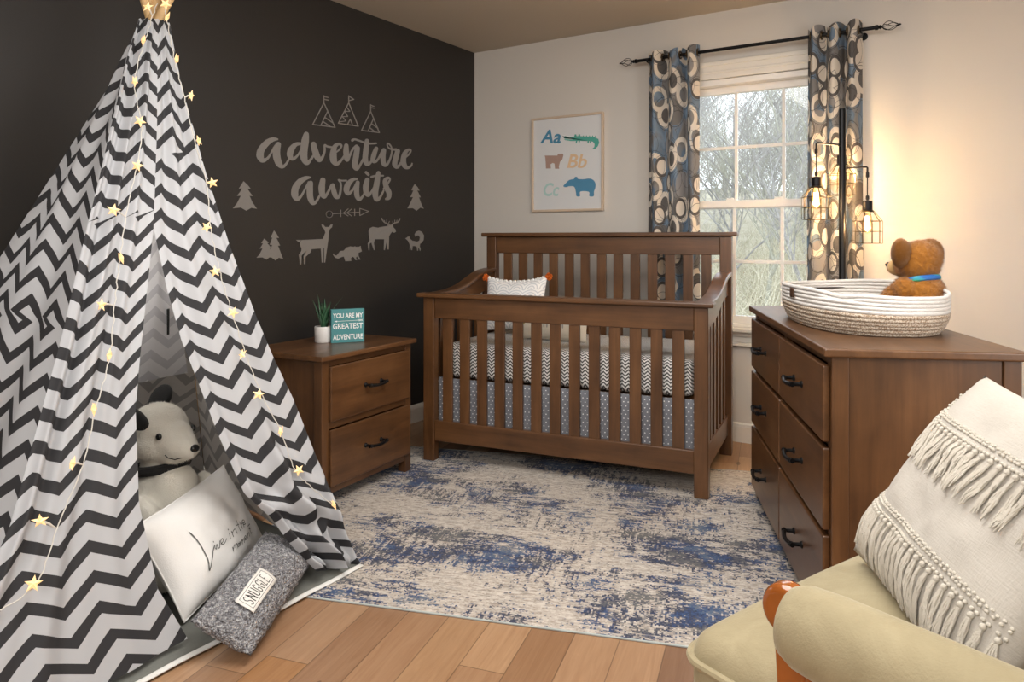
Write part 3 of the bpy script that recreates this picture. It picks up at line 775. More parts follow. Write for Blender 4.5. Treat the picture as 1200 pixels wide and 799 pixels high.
# ---------------------------------------------------------------- string lights
def emis(name, col, s, base=(.8, .6, .3)):
    t = NT(name); return t.done(base, .4, Emission_Color=(*col, 1), Emission_Strength=s)
M_STAR = emis('glowing_star', (1.0, .56, .16), .62, (.75, .62, .40)); M_CORD = plain('clear_light_cord', (.62, .60, .55), .4)
M_CLIP = plain('clear_plastic', (.65, .62, .56), .3)
def string_light(pts, stars, label):
    e = empty('star_string_light', fp(*pts[0], .03), 0, label, 'string lights', 'star string lights on the tent')
    o = e.location.copy()
    P = [fp(x, y, .036) - o for x, y in pts]; fine = []
    for i in range(len(P) - 1):
        p0, p1, p2, p3 = P[max(0, i - 1)], P[i], P[i + 1], P[min(len(P) - 1, i + 2)]
        for k in range(8):
            t = k / 8; fine.append(.5 * ((2 * p1) + (p2 - p0) * t + (2 * p0 - 5 * p1 + 4 * p2 - p3) * t * t + (-p0 + 3 * p1 - 3 * p2 + p3) * t ** 3) + Vector((.002 * math.sin(k * 2.4 + i), .002 * math.cos(k * 2.1), 0)))
    fine.append(P[-1]); MB().tube(fine, .0016, 5).build('cord', M_CORD, e, smooth=True)
    first = None
    for (x, y) in stars:
        c = fp(x, y, .046) - o; near = min(fine, key=lambda q: (q - c).length)
        rot = Matrix.Rotation(random.uniform(0, 1.2), 3, 'Z') ; look = (-(FW) + RT * random.uniform(-1.3, .9) + UP * random.uniform(-.6, .6)).normalized()
        u = UP.cross(look).normalized(); v = look.cross(u)
        a0 = random.uniform(0, 1.25)
        poly = [((.020 if k % 2 == 0 else .0085) * math.sin(a0 + math.pi * k / 5), (.020 if k % 2 == 0 else .0085) * math.cos(a0 + math.pi * k / 5)) for k in range(10)]
        m = MB(); vs = [c + u * a + v * b for a, b in poly] + [c + look * .007, c - look * .007]
        m.add(vs, [(k, (k + 1) % 10, 10) for k in range(10)] + [((k + 1) % 10, k, 11) for k in range(10)])
        s = m.build('star', M_STAR, e)
        MB().tube([near, near.lerp(c, .5) + UP * .003, c], [.0016, .003, .0035], 6).build('bulb_holder', M_CLIP, s)
string_light([(184, 4), (172, 40), (158, 95), (166, 150), (160, 196), (150, 240), (141, 300), (135, 350), (128, 420), (112, 480), (97, 545), (70, 610), (42, 684), (-10, 720)],
             [(173, 8), (168, 47), (158, 95), (164, 142), (161, 194), (133, 246), (142, 302), (119, 357), (128, 416), (110, 479), (85, 543), (47, 610), (39, 684)],
             'string of small glowing stars down the left front of the zigzag tent')
string_light([(192, 2), (197, 30), (205, 72), (216, 114), (228, 165), (242, 215), (247, 268), (258, 320), (272, 366), (290, 420), (308, 465), (329, 505), (345, 550), (362, 568), (392, 594)],
             [(194, 5), (196, 20), (207, 69), (224, 112), (233, 165), (249, 214), (242, 266), (252, 318), (273, 366), (284, 415), (303, 462), (329, 505), (350, 551), (391, 591)],
             'string of small glowing stars down the right edge of the zigzag tent')
# ================================================================ PLUSH DOG
def fur(name, c0, c1, sc=260, sheen=.4):
    t = NT(name); o = t.obj(); n = t.noise(o, sc, 4, .7); n2 = t.noise(o, 18, 3, .6)
    t.bump(n, .6, .006)
    return t.done(t.mix(t.math('ADD', t.math('MULTIPLY', n, .5), t.math('MULTIPLY', n2, .5)), c0, c1), .95, Sheen_Weight=sheen, Sheen_Roughness=.4)
M_WF, M_BF = fur('cream_plush', (.72, .69, .60), (.88, .85, .76)), fur('black_plush', (.006, .006, .006), (.02, .02, .02), sheen=.05)
M_GLOSS = plain('black_glossy_plastic', (.006, .006, .006), .1)
dd = 2.46; dp = ld(-1.178, dd, 0)
fdir = (RT * .88 - FW * .47).normalized()
dog = empty('plush_dog', (dp.x, dp.y, .025), math.atan2(fdir.y, fdir.x), 'white plush toy dog with black ears and collar sitting inside the tent', 'plush toy')
# local: +x forward, +z up
bd = MB()
bd.ell((.02, 0, .19), (.125, .13, .19)).ell((-.03, 0, .10), (.14, .15, .10)).ell((.055, 0, .22), (.10, .10, .13))
bd.ell((-.010, 0, .482), (.100, .092, .085)).ell((.0, 0, .44), (.098, .095, .072)).ell((.045, 0, .452), (.085, .070, .072)).ell((.085, 0, .440), (.066, .054, .056)).ell((.122, 0, .433), (.045, .040, .042)).ell((.147, 0, .431), (.028, .029, .029)).ell((.06, 0, .410), (.075, .055, .036)).ell((.06, 0, .29), (.075, .085, .085))
bd.ell((.01, 0, .36), (.07, .07, .06))
for s in (-1, 1): bd.ell((.08, s * .09, .05), (.09, .05, .05)).ell((.15, s * .09, .065), (.035, .05, .06)).ell((.10, s * .11, .22), (.05, .04, .11), Matrix.Rotation(R(-s * 15), 3, 'X') @ Matrix.Rotation(R(-35), 3, 'Y'))
bd.build('body', M_WF, dog, remesh=.006)
for s, zz in ((-1, .552), (1, .592)):
    m = MB(); m.ell((0, 0, -.03), (.050, .020, .052)); m.ell((.008, s * .006, -.066), (.044, .016, .034))
    m.xf(Matrix.Translation(Vector((.004 if s < 0 else -.058, s * .098 if s < 0 else .062, zz))) @ Matrix.Rotation(R(-s * 30), 4, 'X') @ Matrix.Rotation(R(15), 4, 'Y'))
    m.build('ear', M_BF, dog, remesh=.005)
    MB().ell((.078, s * .064, .478), (.011, .009, .011)).build('eye', M_GLOSS, dog, smooth=True)
MB().ell((.168, 0, .437), (.013, .016, .013)).build('nose', M_GLOSS, dog, smooth=True)
mo = MB()
for s in (-1, 1): mo.tube([(.150, s * .018, .412), (.125, s * .040, .405), (.105, s * .050, .410), (.097, s * .056, .420)], .0016, 5)
mo.build('mouth', M_BF, dog)
cm = MB(); cm.tube([(.0 + .078 * math.cos(a), .080 * math.sin(a), .356 + .01 * math.cos(a)) for a in [2 * math.pi * k / 28 for k in range(28)]], .017, 8, closed=True, flat=1.0)
cm.build('collar', M_BF, dog, smooth=True)
# ================================================================ TENT PILLOWS
def pix_to_pillow(M, zoff):
    inv = M.inverted(); n = Vector((M[0][2], M[1][2], M[2][2])); o = Vector((M[0][3], M[1][3], M[2][3])) + n * zoff
    def f(px, py):
        q = inv @ on_plane(px, py, o, n); return q.x, q.y
    return f
B_, R_, T_ = ld(-.945, 2.135, .045), ld(-.862, 2.555, .085), ld(-1.092, 2.125, .300)
u_, v_ = R_ - B_, T_ - B_
Wl, Hl = u_.length + .025, v_.length + .015
Ml = frame_mat(B_ + u_ / 2 + v_ / 2, u_, v_)
lv = empty('throw_pillow', (0, 0, 0), 0, 'white lumbar pillow with thin grey script lettering leaning in the tent opening', 'pillow')
lv.matrix_world = Ml
pm = pillow_mb(Wl, Hl, .13, pinch=.045, wob=.012); side_l = pm.side(1)
pm.build('cover', M_WHITEC, lv, smooth=True)
f2 = pix_to_pillow(Ml, .055); mpl = on_pillow(Wl, Hl, side_l, .0018)
def cs_(x, y): return f2(215 + x / 11.41, 605 + y / 11.41)
strokes = [([(62, 222), (190, 390), (280, 560), (348, 738), (356, 620), (370, 500), (388, 430)], 13), ([(388, 430), (396, 398), (408, 440), (428, 455)], 8), ([(372, 355), (378, 362)], 11), ([(428, 455), (432, 385), (455, 430), (480, 428), (464, 345)], 8), ([(490, 385), (512, 345), (494, 316), (478, 345), (500, 384), (535, 378), (556, 315)], 8),
           ([(583, 240), (614, 318)], 8), ([(560, 193), (566, 200)], 11), ([(612, 220), (645, 292)], 8), ([(624, 246), (640, 200), (660, 195), (686, 254)], 8),
           ([(690, 62), (738, 200), (752, 190)], 8), ([(678, 138), (728, 112)], 8), ([(738, 78), (778, 172)], 8), ([(758, 128), (770, 100), (784, 100), (800, 150)], 8), ([(792, 98), (818, 74), (800, 46), (780, 70), (796, 116), (828, 100)], 8), ([(345, 736), (350, 740)], 10),
           ([(648, 432), (668, 486)], 8), ([(660, 462), (668, 404), (682, 404), (698, 456)], 8), ([(688, 436), (698, 386), (710, 388), (728, 440)], 8), ([(738, 372), (722, 396), (736, 420), (754, 398), (738, 372)], 8),
           ([(746, 356), (766, 404)], 8), ([(758, 380), (768, 336), (780, 338), (794, 382)], 8), ([(784, 360), (794, 318), (806, 320), (820, 362)], 8), ([(818, 312), (838, 292), (824, 270), (810, 296), (828, 330), (852, 304)], 8), ([(846, 248), (872, 296)], 8), ([(860, 270), (870, 226), (884, 226), (902, 268)], 8), ([(900, 130), (932, 218), (948, 200)], 8), ([(872, 128), (908, 92)], 8), ([(888, 168), (930, 140)], 8)]
lv_n = Vector((0, 0, 1))
M_INK = plain('grey_print_ink', (.10, .10, .095), .9)
for grp in (strokes[:15], strokes[15:]):
    lm = MB()
    for pts, w in grp:
        q = [cs_(*p) for p in pts]; lm.ribbon(q, [w * .00031] * len(q), mpl, 8, lv_n * .00002)
    lm.build('script_lettering', M_INK, lv)
pt = MB(); ring = []
for i in range(100):
    t = i / 100 * 4; k = int(t); f = t - k
    a, b = [(f, 0), (1, f), (1 - f, 1), (0, 1 - f)][k]; p = side_l(min(.9999, max(.0001, a)), min(.9999, max(.0001, b))); ring.append((p[0], p[1], 0))
pt.tube(ring, .0028, 6, closed=True); pt.build('piping', M_WHITEC, lv, smooth=True)
# boucle pillow
B2, R2, T2 = ld(-.705, 1.965, .035), ld(-.672, 2.455, .075), ld(-.850, 1.962, .115)
u2, v2 = R2 - B2, T2 - B2
M2 = frame_mat(B2 + u2 / 2 + v2 / 2, u2, v2); W2, H2 = u2.length + .01, v2.length + .02
def boucle():
    t = NT('grey_boucle'); o = t.obj(); n = t.noise(o, 95, 3, .7); n2 = t.noise(o, 260, 2, .6); vo = t.n('ShaderNodeTexVoronoi'); t.set(vo, 'Vector', o); vo.inputs['Scale'].default_value = 150
    t.bump(t.math('SUBTRACT', n, vo.outputs[0]), 1.0, .012)
    return t.done(t.ramp(t.math('ADD', t.math('MULTIPLY', n, .6), t.math('MULTIPLY', n2, .4)), [(.36, (.09, .09, .10)), (.5, (.30, .30, .32)), (.62, (.62, .62, .63))]), .95)
sp = empty('plush_pillow', (0, 0, 0), 0, 'grey nubby lumbar pillow with a white SNUGGLE patch, on the tent mat edge', 'pillow')
sp.matrix_world = M2
pm = pillow_mb(W2, H2, .125, 80, 50, pinch=.01, wob=.012); s2 = pm.side(1)
po = pm.build('cover', boucle(), sp, smooth=True, ang=180)
tx = bpy.data.textures.new('nubs', 'CLOUDS'); tx.noise_scale = .014
dm = po.modifiers.new('nubs', 'DISPLACE'); dm.texture = tx; dm.strength = .012; dm.texture_coords = 'LOCAL'; dm.mid_level = .5
f3 = pix_to_pillow(M2, .055); lc = [f3(271.6, 706), f3(294, 724.7), f3(328, 678), f3(302.7, 666)]
lcx = sum(p[0] for p in lc) / 4; lcy = sum(p[1] for p in lc) / 4
LW, LH = .155, .062
mp2 = on_pillow(W2, H2, s2, .009)
lb = MB(); lb.grid(14, 6, lambda a, b: mp2(lcx - LW / 2 + a * LW, lcy - LH / 2 + b * LH))
lo = lb.build('patch', plain('white_patch', (.78, .76, .72), .85), sp, smooth=True, solid=.002)
mp3 = on_pillow(W2, H2, s2, .0107)
bt = MB()
for (a, b, c, d) in ((-1, -1, 1, -1), (1, -1, 1, 1), (1, 1, -1, 1), (-1, 1, -1, -1)):
    bt.ribbon([(lcx + a * .068, lcy + b * .023), (lcx + (a + c) * .034, lcy + (b + d) * .0115), (lcx + c * .068, lcy + d * .023)], [.0012] * 3, mp3)
LET = {'S': [[(.95, .88), (.6, 1.0), (.15, .85), (.2, .6), (.75, .42), (.85, .15), (.45, 0), (.05, .12)]], 'N': [[(.08, 0), (.10, .5), (.12, 1)], [(.12, 1), (.5, .5), (.88, 0)], [(.88, 0), (.88, .5), (.9, 1)]],
       'U': [[(.1, 1), (.1, .5), (.15, .12), (.5, 0), (.85, .12), (.9, .5), (.9, 1)]], 'G': [[(.9, .85), (.55, 1), (.2, .85), (.08, .5), (.2, .12), (.55, 0), (.9, .15), (.9, .45)], [(.9, .45), (.7, .45), (.55, .44)]],
       'L': [[(.15, 1), (.13, .5), (.12, 0)], [(.12, 0), (.5, .01), (.85, .02)]], 'E': [[(.85, 1), (.5, 1), (.15, .98)], [(.15, .98), (.13, .5), (.12, 0)], [(.12, .52), (.4, .53), (.7, .53)], [(.12, 0), (.5, 0), (.88, .02)]], '.': [[(.1, .0), (.16, .03), (.2, .0)]]}
xx = lcx - .060
for ch in 'SNUGGLE.':
    for pts in LET[ch]:
        bt.ribbon([(xx + a * .0128, lcy - .0165 + b * .033) for a, b in pts], [.0027] * len(pts), mp3, 5)
    xx += .0168
bt.build('lettering', plain('black_print', (.02, .02, .02), .9), lo)
# ================================================================ WALL DECALS
M_DEC = plain('grey_vinyl', (.22, .21, .20), .6, 0, 50, .02)
def wl(px, py, d=.0005): return on_plane(px, py, (d, 0, 0), (1, 0, 0))
def decal(name, label, group=None): return dict(name=name, label=label, group=group, mb=MB())
def fin(d, s=0):
    o = d['mb'].build(d['name'], M_DEC, solid=s); tag(o, d['label'], 'wall decal', d['group']); return o
def crop(ox, oy, sc): return lambda x, y: wl(ox + x / sc, oy + y / sc)
c1 = crop(290, 150, 7.99); c2f = lambda x, y: c1(x + 799, y)
WS = 1.0
def strokes_decal(name, label, items):
    d = decal(name, label)
    for off, pts in items:
        P = [(x + off, y) for x, y, w in pts]; n_ = len(d['mb'].v); d['mb'].ribbon(P, [w * WS for x, y, w in pts], (lambda k: (lambda x, y: c1(x, y) + Vector((k * .00013, 0, 0))))(items.index((off, pts))), 6, Vector((.00001, 0, 0)))
    # widths are given in crop pixels, so map through the same plane
    return fin(d)
O = 799
strokes_decal('lettering_decal', 'grey brush lettering reading adventure on the charcoal wall', [
    (0, [(280, 105, 18), (235, 108, 42), (180, 140, 58), (128, 205, 66), (118, 260, 70), (140, 300, 50), (180, 290, 26), (215, 245, 18), (250, 180, 18), (280, 145, 22)]),
    (0, [(288, 155, 52), (272, 210, 70), (275, 275, 70), (297, 335, 62), (330, 362, 32), (362, 335, 22), (392, 285, 18)]),
    (0, [(505, 145, 20), (450, 155, 40), (408, 205, 62), (398, 255, 58), (425, 290, 30), (470, 255, 20), (505, 195, 16)]),
    (0, [(550, 60, 50), (540, 120, 72), (528, 210, 70), (530, 285, 66), (556, 328, 40), (588, 300, 26), (622, 250, 18)]),
    (0, [(618, 152, 50), (628, 200, 58), (650, 262, 60), (675, 298, 46), (703, 270, 26), (722, 215, 20), (722, 160, 18), (745, 172, 20), (790, 180, 18)]),
    (O, [(20, 235, 14), (62, 200, 16), (80, 165, 20), (50, 150, 26), (15, 180, 46), (3, 245, 66), (8, 305, 66), (38, 335, 36), (80, 300, 22), (115, 245, 18)]),
    (O, [(125, 165, 42), (124, 225, 55), (132, 295, 46), (152, 270, 24), (185, 200, 20), (220, 172, 34)]),
    (O, [(228, 190, 50), (216, 270, 55), (204, 345, 55), (222, 378, 42), (252, 350, 24), (285, 285, 18)]),
    (O, [(318, 120, 40), (310, 200, 52), (302, 290, 52), (320, 335, 44), (350, 325, 24), (375, 280, 18)]),
    (O, [(182, 115, 26), (205, 106, 18), (250, 120, 18), (300, 138, 18), (345, 146, 18), (405, 143, 16)]),
    (O, [(405, 192, 38), (384, 250, 48), (374, 300, 44), (398, 315, 26), (428, 282, 20), (465, 215, 30)]),
    (O, [(476, 210, 44), (468, 270, 48), (474, 330, 46), (498, 348, 28), (530, 300, 20), (550, 230, 16), (546, 178, 14), (520, 145, 16), (508, 152, 14), (516, 180, 14), (545, 198, 16), (590, 202, 26)]),
    (O, [(606, 215, 44), (588, 280, 50), (578, 340, 50), (603, 366, 30), (638, 322, 20), (668, 270, 16)]),
    (O, [(660, 290, 14), (708, 250, 16), (728, 212, 18), (704, 204, 24), (672, 240, 46), (658, 305, 54), (672, 355, 48), (702, 371, 28), (732, 352, 18), (740, 332, 14)])])
strokes_decal('lettering_decal', 'grey brush lettering reading awaits on the charcoal wall', [
    (0, [(590, 462, 14), (548, 468, 38), (495, 498, 56), (450, 560, 66), (443, 625, 66), (465, 662, 44), (500, 640, 24), (535, 580, 18), (575, 510, 26)]),
    (0, [(592, 515, 44), (584, 580, 60), (588, 650, 58), (610, 698, 46), (642, 690, 26), (680, 625, 18)]),
    (0, [(705, 488, 50), (695, 555, 62), (700, 615, 55), (722, 644, 34), (752, 602, 22), (788, 535, 26)]),
    (0, [(798, 535, 36), (808, 590, 48), (828, 640, 46), (856, 642, 26), (872, 580, 22), (872, 515, 18), (850, 484, 12), (880, 492, 16), (925, 492, 16)]),
    (O, [(225, 478, 18), (190, 482, 32), (143, 525, 55), (127, 580, 55), (145, 615, 34), (185, 580, 20), (225, 515, 26)]),
    (O, [(232, 510, 38), (222, 570, 50), (226, 635, 48), (248, 668, 32), (282, 635, 20), (305, 585, 16)]),
    (O, [(322, 485, 44), (308, 545, 56), (312, 605, 50), (336, 630, 30), (368, 585, 18), (388, 545, 14)]),
    (O, [(310, 415, 26), (332, 436, 26)]),
    (O, [(426, 422, 40), (410, 520, 55), (396, 615, 55), (410, 668, 44), (440, 650, 24), (475, 585, 16)]),
    (O, [(360, 458, 22), (400, 447, 18), (470, 446, 16)]),
    (O, [(472, 570, 14), (512, 520, 18), (533, 482, 18), (515, 466, 24), (488, 495, 44), (500, 555, 50), (524, 605, 50), (520, 650, 44), (497, 664, 22)])])
def outline_decal(name, label, cr, polys, lines=(), group=None):
    d = decal(name, label, group)
    for p in polys: d['mb'].add([cr(*q) for q in p], [tuple(range(len(p)))])
    for pts, w in lines:
        for a, b in zip(pts, pts[1:]): d['mb'].ribbon([a, b], [w, w], cr, 1)
    return fin(d, .001)
c3 = crop(360, 105, 12.0); LWd = 13
outline_decal('tent_decal', 'grey outline tent decal, leftmost of the three tents on the wall', c3, [], [([(235, 85), (235, 185), (78, 490), (392, 530), (235, 185)], LWd), ([(235, 98), (298, 112)], LWd), ([(235, 135), (298, 148)], LWd), ([(290, 300), (195, 495)], LWd), ([(255, 395), (365, 470)], LWd), ([(225, 450), (320, 515)], LWd)])
outline_decal('tent_decal', 'grey outline tent decal with a triangular flag, middle of the three tents on the wall', c3, [], [([(585, 85), (585, 185), (438, 472), (718, 515), (585, 185)], LWd), ([(585, 90), (655, 138), (585, 155)], LWd), ([(560, 250), (600, 305), (530, 305), (570, 378), (495, 380), (545, 440), (455, 455)], 11), ([(570, 485), (605, 415), (635, 490)], LWd)])
outline_decal('tent_decal', 'small grey outline tent decal, rightmost and lowest of the three tents on the wall', c3, [], [([(893, 212), (893, 305), (765, 572), (1015, 605), (893, 305)], LWd), ([(893, 218), (940, 235)], LWd), ([(893, 250), (940, 262)], LWd), ([(935, 400), (858, 580)], LWd), ([(908, 480), (995, 545)], LWd), ([(880, 535), (950, 590)], LWd)])
c4 = crop(370, 230, 15.0)
circ = lambda x, y, r: [(x + r * math.cos(2 * math.pi * k / 20), y + r * math.sin(2 * math.pi * k / 20)) for k in range(21)]
outline_decal('arrow_decal', 'thin grey arrow decal pointing right under the awaits lettering', c4, [], [(circ(238, 315, 58), 12), (circ(238, 315, 22), 12), ([(298, 308), (775, 275)], 11), ([(440, 240), (440, 355)], 13), ([(685, 225), (685, 340)], 13), ([(485, 295), (570, 220)], 11), ([(485, 295), (570, 345)], 11), ([(550, 290), (630, 222)], 11), ([(550, 290), (630, 345)], 11), ([(775, 212), (930, 262), (775, 338), (775, 212)], 12)])
c5 = crop(340, 255, 13.31)
def smooth_poly(p, n=3):
    out = []; m = len(p)
    for i in range(m):
        p0, p1, p2, p3 = p[i - 1], p[i], p[(i + 1) % m], p[(i + 2) % m]
        for k in range(n):
            t = k / n
            out.append(tuple(.5 * (2 * p1[j] + (p2[j] - p0[j]) * t + (2 * p0[j] - 5 * p1[j] + 4 * p2[j] - p3[j]) * t * t + (-p0[j] + 3 * p1[j] - 3 * p2[j] + p3[j]) * t ** 3) for j in (0, 1)))
    return out
outline_decal('deer_decal', 'grey deer silhouette decal on the charcoal wall', c5, [
    [(180, 348), (510, 332), (550, 230), (530, 175), (500, 150), (488, 105), (520, 112), (545, 145), (605, 145), (630, 112), (662, 105), (652, 150), (618, 178), (604, 230), (596, 330), (575, 480), (545, 700), (530, 700), (532, 470), (520, 470), (517, 700), (493, 700), (478, 480), (335, 490), (320, 540), (240, 610), (237, 725), (215, 725), (213, 655), (205, 600), (270, 495), (258, 515), (180, 590), (172, 730), (150, 730), (145, 650), (134, 580), (175, 520), (178, 480), (150, 420), (158, 375)],
    [(92, 348), (172, 346), (140, 385)]])
outline_decal('raccoon_decal', 'grey raccoon silhouette decal beside the deer on the charcoal wall', c5, [
    [(660, 562), (680, 560), (690, 585), (725, 590), (755, 555), (780, 520), (835, 515), (880, 465), (940, 447), (1000, 455), (1010, 445), (1025, 455), (1080, 452), (1100, 438), (1102, 475), (1118, 525), (1090, 538), (1065, 550), (1068, 600), (1098, 655), (1070, 655), (1042, 600), (1038, 610), (1025, 625), (1045, 662), (1015, 660), (998, 620), (975, 610), (945, 635), (955, 675), (860, 680), (838, 605), (800, 615), (750, 640), (700, 625)]])
c6 = crop(425, 245, 13.31)
outline_decal('moose_decal', 'grey antlered moose silhouette decal on the charcoal wall', c6, [
    [(92, 340), (115, 295), (160, 275), (240, 290), (300, 275), (390, 262), (385, 240), (410, 225), (430, 245), (450, 240), (470, 240), (480, 285), (510, 315), (518, 355), (490, 370), (462, 352), (440, 375), (412, 420), (405, 630), (388, 630), (372, 510), (345, 640), (330, 635), (335, 470), (190, 468), (175, 530), (190, 635), (175, 640), (135, 520), (108, 540), (105, 645), (92, 640), (80, 535), (110, 480), (95, 400)]],
    [([(410, 240), (345, 210), (315, 180), (297, 145)], 20), ([(345, 205), (340, 175)], 9), ([(375, 210), (375, 165)], 9), ([(400, 225), (418, 190)], 9), ([(460, 240), (500, 215), (545, 205), (570, 175), (580, 150)], 20), ([(470, 215), (468, 190)], 9), ([(500, 205), (502, 170)], 9), ([(530, 200), (535, 170)], 9)])
outline_decal('fox_decal', 'small grey fox silhouette decal with a curled tail on the charcoal wall', c6, [
    [(665, 458), (695, 440), (705, 428), (720, 432), (730, 425), (732, 455), (775, 492), (850, 508), (885, 490), (893, 440), (870, 410), (840, 412), (822, 432), (810, 395), (830, 355), (875, 335), (925, 355), (955, 410), (950, 480), (920, 525), (895, 540), (890, 580), (905, 625), (895, 655), (880, 610), (868, 600), (862, 650), (850, 645), (845, 590), (815, 575), (780, 575), (772, 640), (760, 640), (758, 585), (745, 640), (733, 635), (735, 555), (705, 490)]])
c7 = crop(265, 205, 7.614)
tr = lambda: None
outline_decal('tree_decal', 'grey pine tree decal left of the awaits lettering', c7, [[(155, 55), (195, 92), (220, 125), (188, 122), (212, 155), (237, 188), (208, 186), (235, 245), (275, 302), (225, 292), (180, 318), (130, 290), (60, 298), (95, 255), (132, 185), (97, 186), (125, 150), (143, 120), (113, 122), (135, 88)]])
outline_decal('tree_decal', 'pair of grey pine trees in one decal left of the deer on the wall', c7, [[(427, 495), (450, 525), (472, 562), (447, 560), (465, 595), (482, 630), (462, 630), (485, 690), (508, 748), (470, 738), (440, 762), (405, 735), (385, 735), (360, 755), (325, 735), (272, 738), (300, 705), (325, 655), (300, 657), (318, 630), (330, 608), (312, 608), (340, 568), (382, 605), (365, 607), (395, 640), (390, 672), (412, 625), (388, 622), (402, 590), (412, 558), (397, 558)]])
c8 = crop(465, 205, 15.97)
outline_decal('tree_decal', 'grey pine tree decal right of the awaits lettering', c8, [[(335, 170), (390, 230), (428, 295), (380, 290), (415, 355), (450, 420), (415, 418), (450, 520), (505, 632), (440, 610), (370, 668), (300, 620), (198, 625), (245, 540), (305, 415), (252, 415), (285, 350), (310, 290), (275, 285), (300, 230)]])
# ================================================================ ALPHABET PRINT
def wp(px, py, d): return on_plane(px, py, (0, -d, 0), (0, 1, 0))
a0, a1 = wp(623.5, 248.5, .012), wp(707.5, 130.8, .012)
fx0, fx1, fz0, fz1 = a0.x, a1.x, a0.z, a1.z
fo = empty('framed_print', ((fx0 + fx1) / 2, 0, fz0), 0, 'framed white alphabet animal print hanging on the beige wall', 'picture'); fo.location = (0, 0, 0)
bw = .014; m = MB()
m.box(fx0, fx0 + bw, -.022, -.001, fz0, fz1).box(fx1 - bw, fx1, -.022, -.001, fz0, fz1).box(fx0 + bw, fx1 - bw, -.022, -.001, fz0, fz0 + bw).box(fx0 + bw, fx1 - bw, -.022, -.001, fz1 - bw, fz1)
m.build('frame', plain('pale_maple', (.62, .49, .37), .45, 0, 60, .06), fo, bevel=.002)
sheet = MB().box(fx0 + bw, fx1 - bw, -.012, -.001, fz0 + bw, fz1 - bw).build('print_sheet', plain('white_paper', (.72, .73, .74), .7, 0, 50, .005), fo)
c9 = lambda x, y: wp(615 + x / 6.146, 125 + y / 6.146, .0128)
def pm_(n, c): return plain(n, c, .8, 0, 50, .03)
P_BL, P_TL, P_PE, P_MI, P_TP, P_CR = pm_('blue_ink', (.07, .25, .40)), pm_('teal_blue_ink', (.085, .265, .43)), pm_('peach_ink', (.75, .53, .33)), pm_('mint_ink', (.45, .66, .63)), pm_('taupe_ink', (.42, .28, .23)), pm_('green_ink', (.09, .40, .33))
def fit_text(body, x0, x1, y0, y1, mat, shear=.25, bold=.02):
    vs, fs = text2d(body, 1.0, shear, bold, 1.0)
    ax, bx = min(v[0] for v in vs), max(v[0] for v in vs); ay, by = min(v[1] for v in vs), max(v[1] for v in vs)
    MB().add([c9(x0 + (x - ax) / (bx - ax) * (x1 - x0), y1 - (y - ay) / (by - ay) * (y1 - y0)) for x, y in vs], fs).build('lettering', mat, sheet)
fit_text('Aa', 110, 260, 165, 265, P_BL); fit_text('Bb', 305, 448, 343, 442, P_PE); fit_text('Cc', 135, 248, 548, 645, P_MI)
def art(name, poly, mat, extra=()):
    m = MB().add([c9(*p) for p in poly], [tuple(range(len(poly)))])
    for e in extra: m.add([c9(*p) for p in e], [tuple(range(len(e)))])
    return m.build(name, mat, sheet)
art('crocodile_print', [(270, 212), (282, 226), (300, 224), (355, 216), (360, 212), (400, 212), (500, 218), (530, 232), (536, 258), (526, 285), (505, 304), (482, 307), (500, 290), (503, 270), (490, 252), (470, 248), (400, 246), (330, 247), (288, 240), (284, 234), (330, 236), (352, 235), (330, 232), (288, 231)], P_CR,
    [[(368, 246), (378, 246), (374, 264), (366, 263)], [(388, 246), (398, 246), (394, 264), (386, 263)], [(452, 247), (462, 247), (460, 264), (450, 263)], [(468, 247), (478, 247), (476, 264), (467, 263)], [(356, 214), (360, 199), (370, 199), (374, 214)], [(384, 213), (388, 198), (398, 199), (400, 213)], [(290, 224), (290, 210), (300, 212), (298, 224)]] + [[(x, 217), (x + 8, 205), (x + 14, 218)] for x in (415, 437, 459, 481, 503)])
art('bear_print', [(143, 352), (235, 352), (238, 340), (275, 338), (278, 350), (270, 380), (255, 395), (245, 430), (248, 447), (218, 447), (216, 435), (214, 410), (200, 405), (185, 415), (188, 445), (152, 445), (150, 400), (147, 365)], P_TP)
art('tapir_print', smooth_poly([(277, 572), (300, 545), (320, 528), (355, 519), (360, 506), (378, 506), (382, 519), (420, 522), (460, 517), (490, 525), (508, 550), (508, 585), (498, 610), (496, 644), (464, 644), (462, 613), (400, 611), (398, 644), (372, 644), (368, 615), (355, 576), (320, 573), (298, 579)], 3), P_TL)
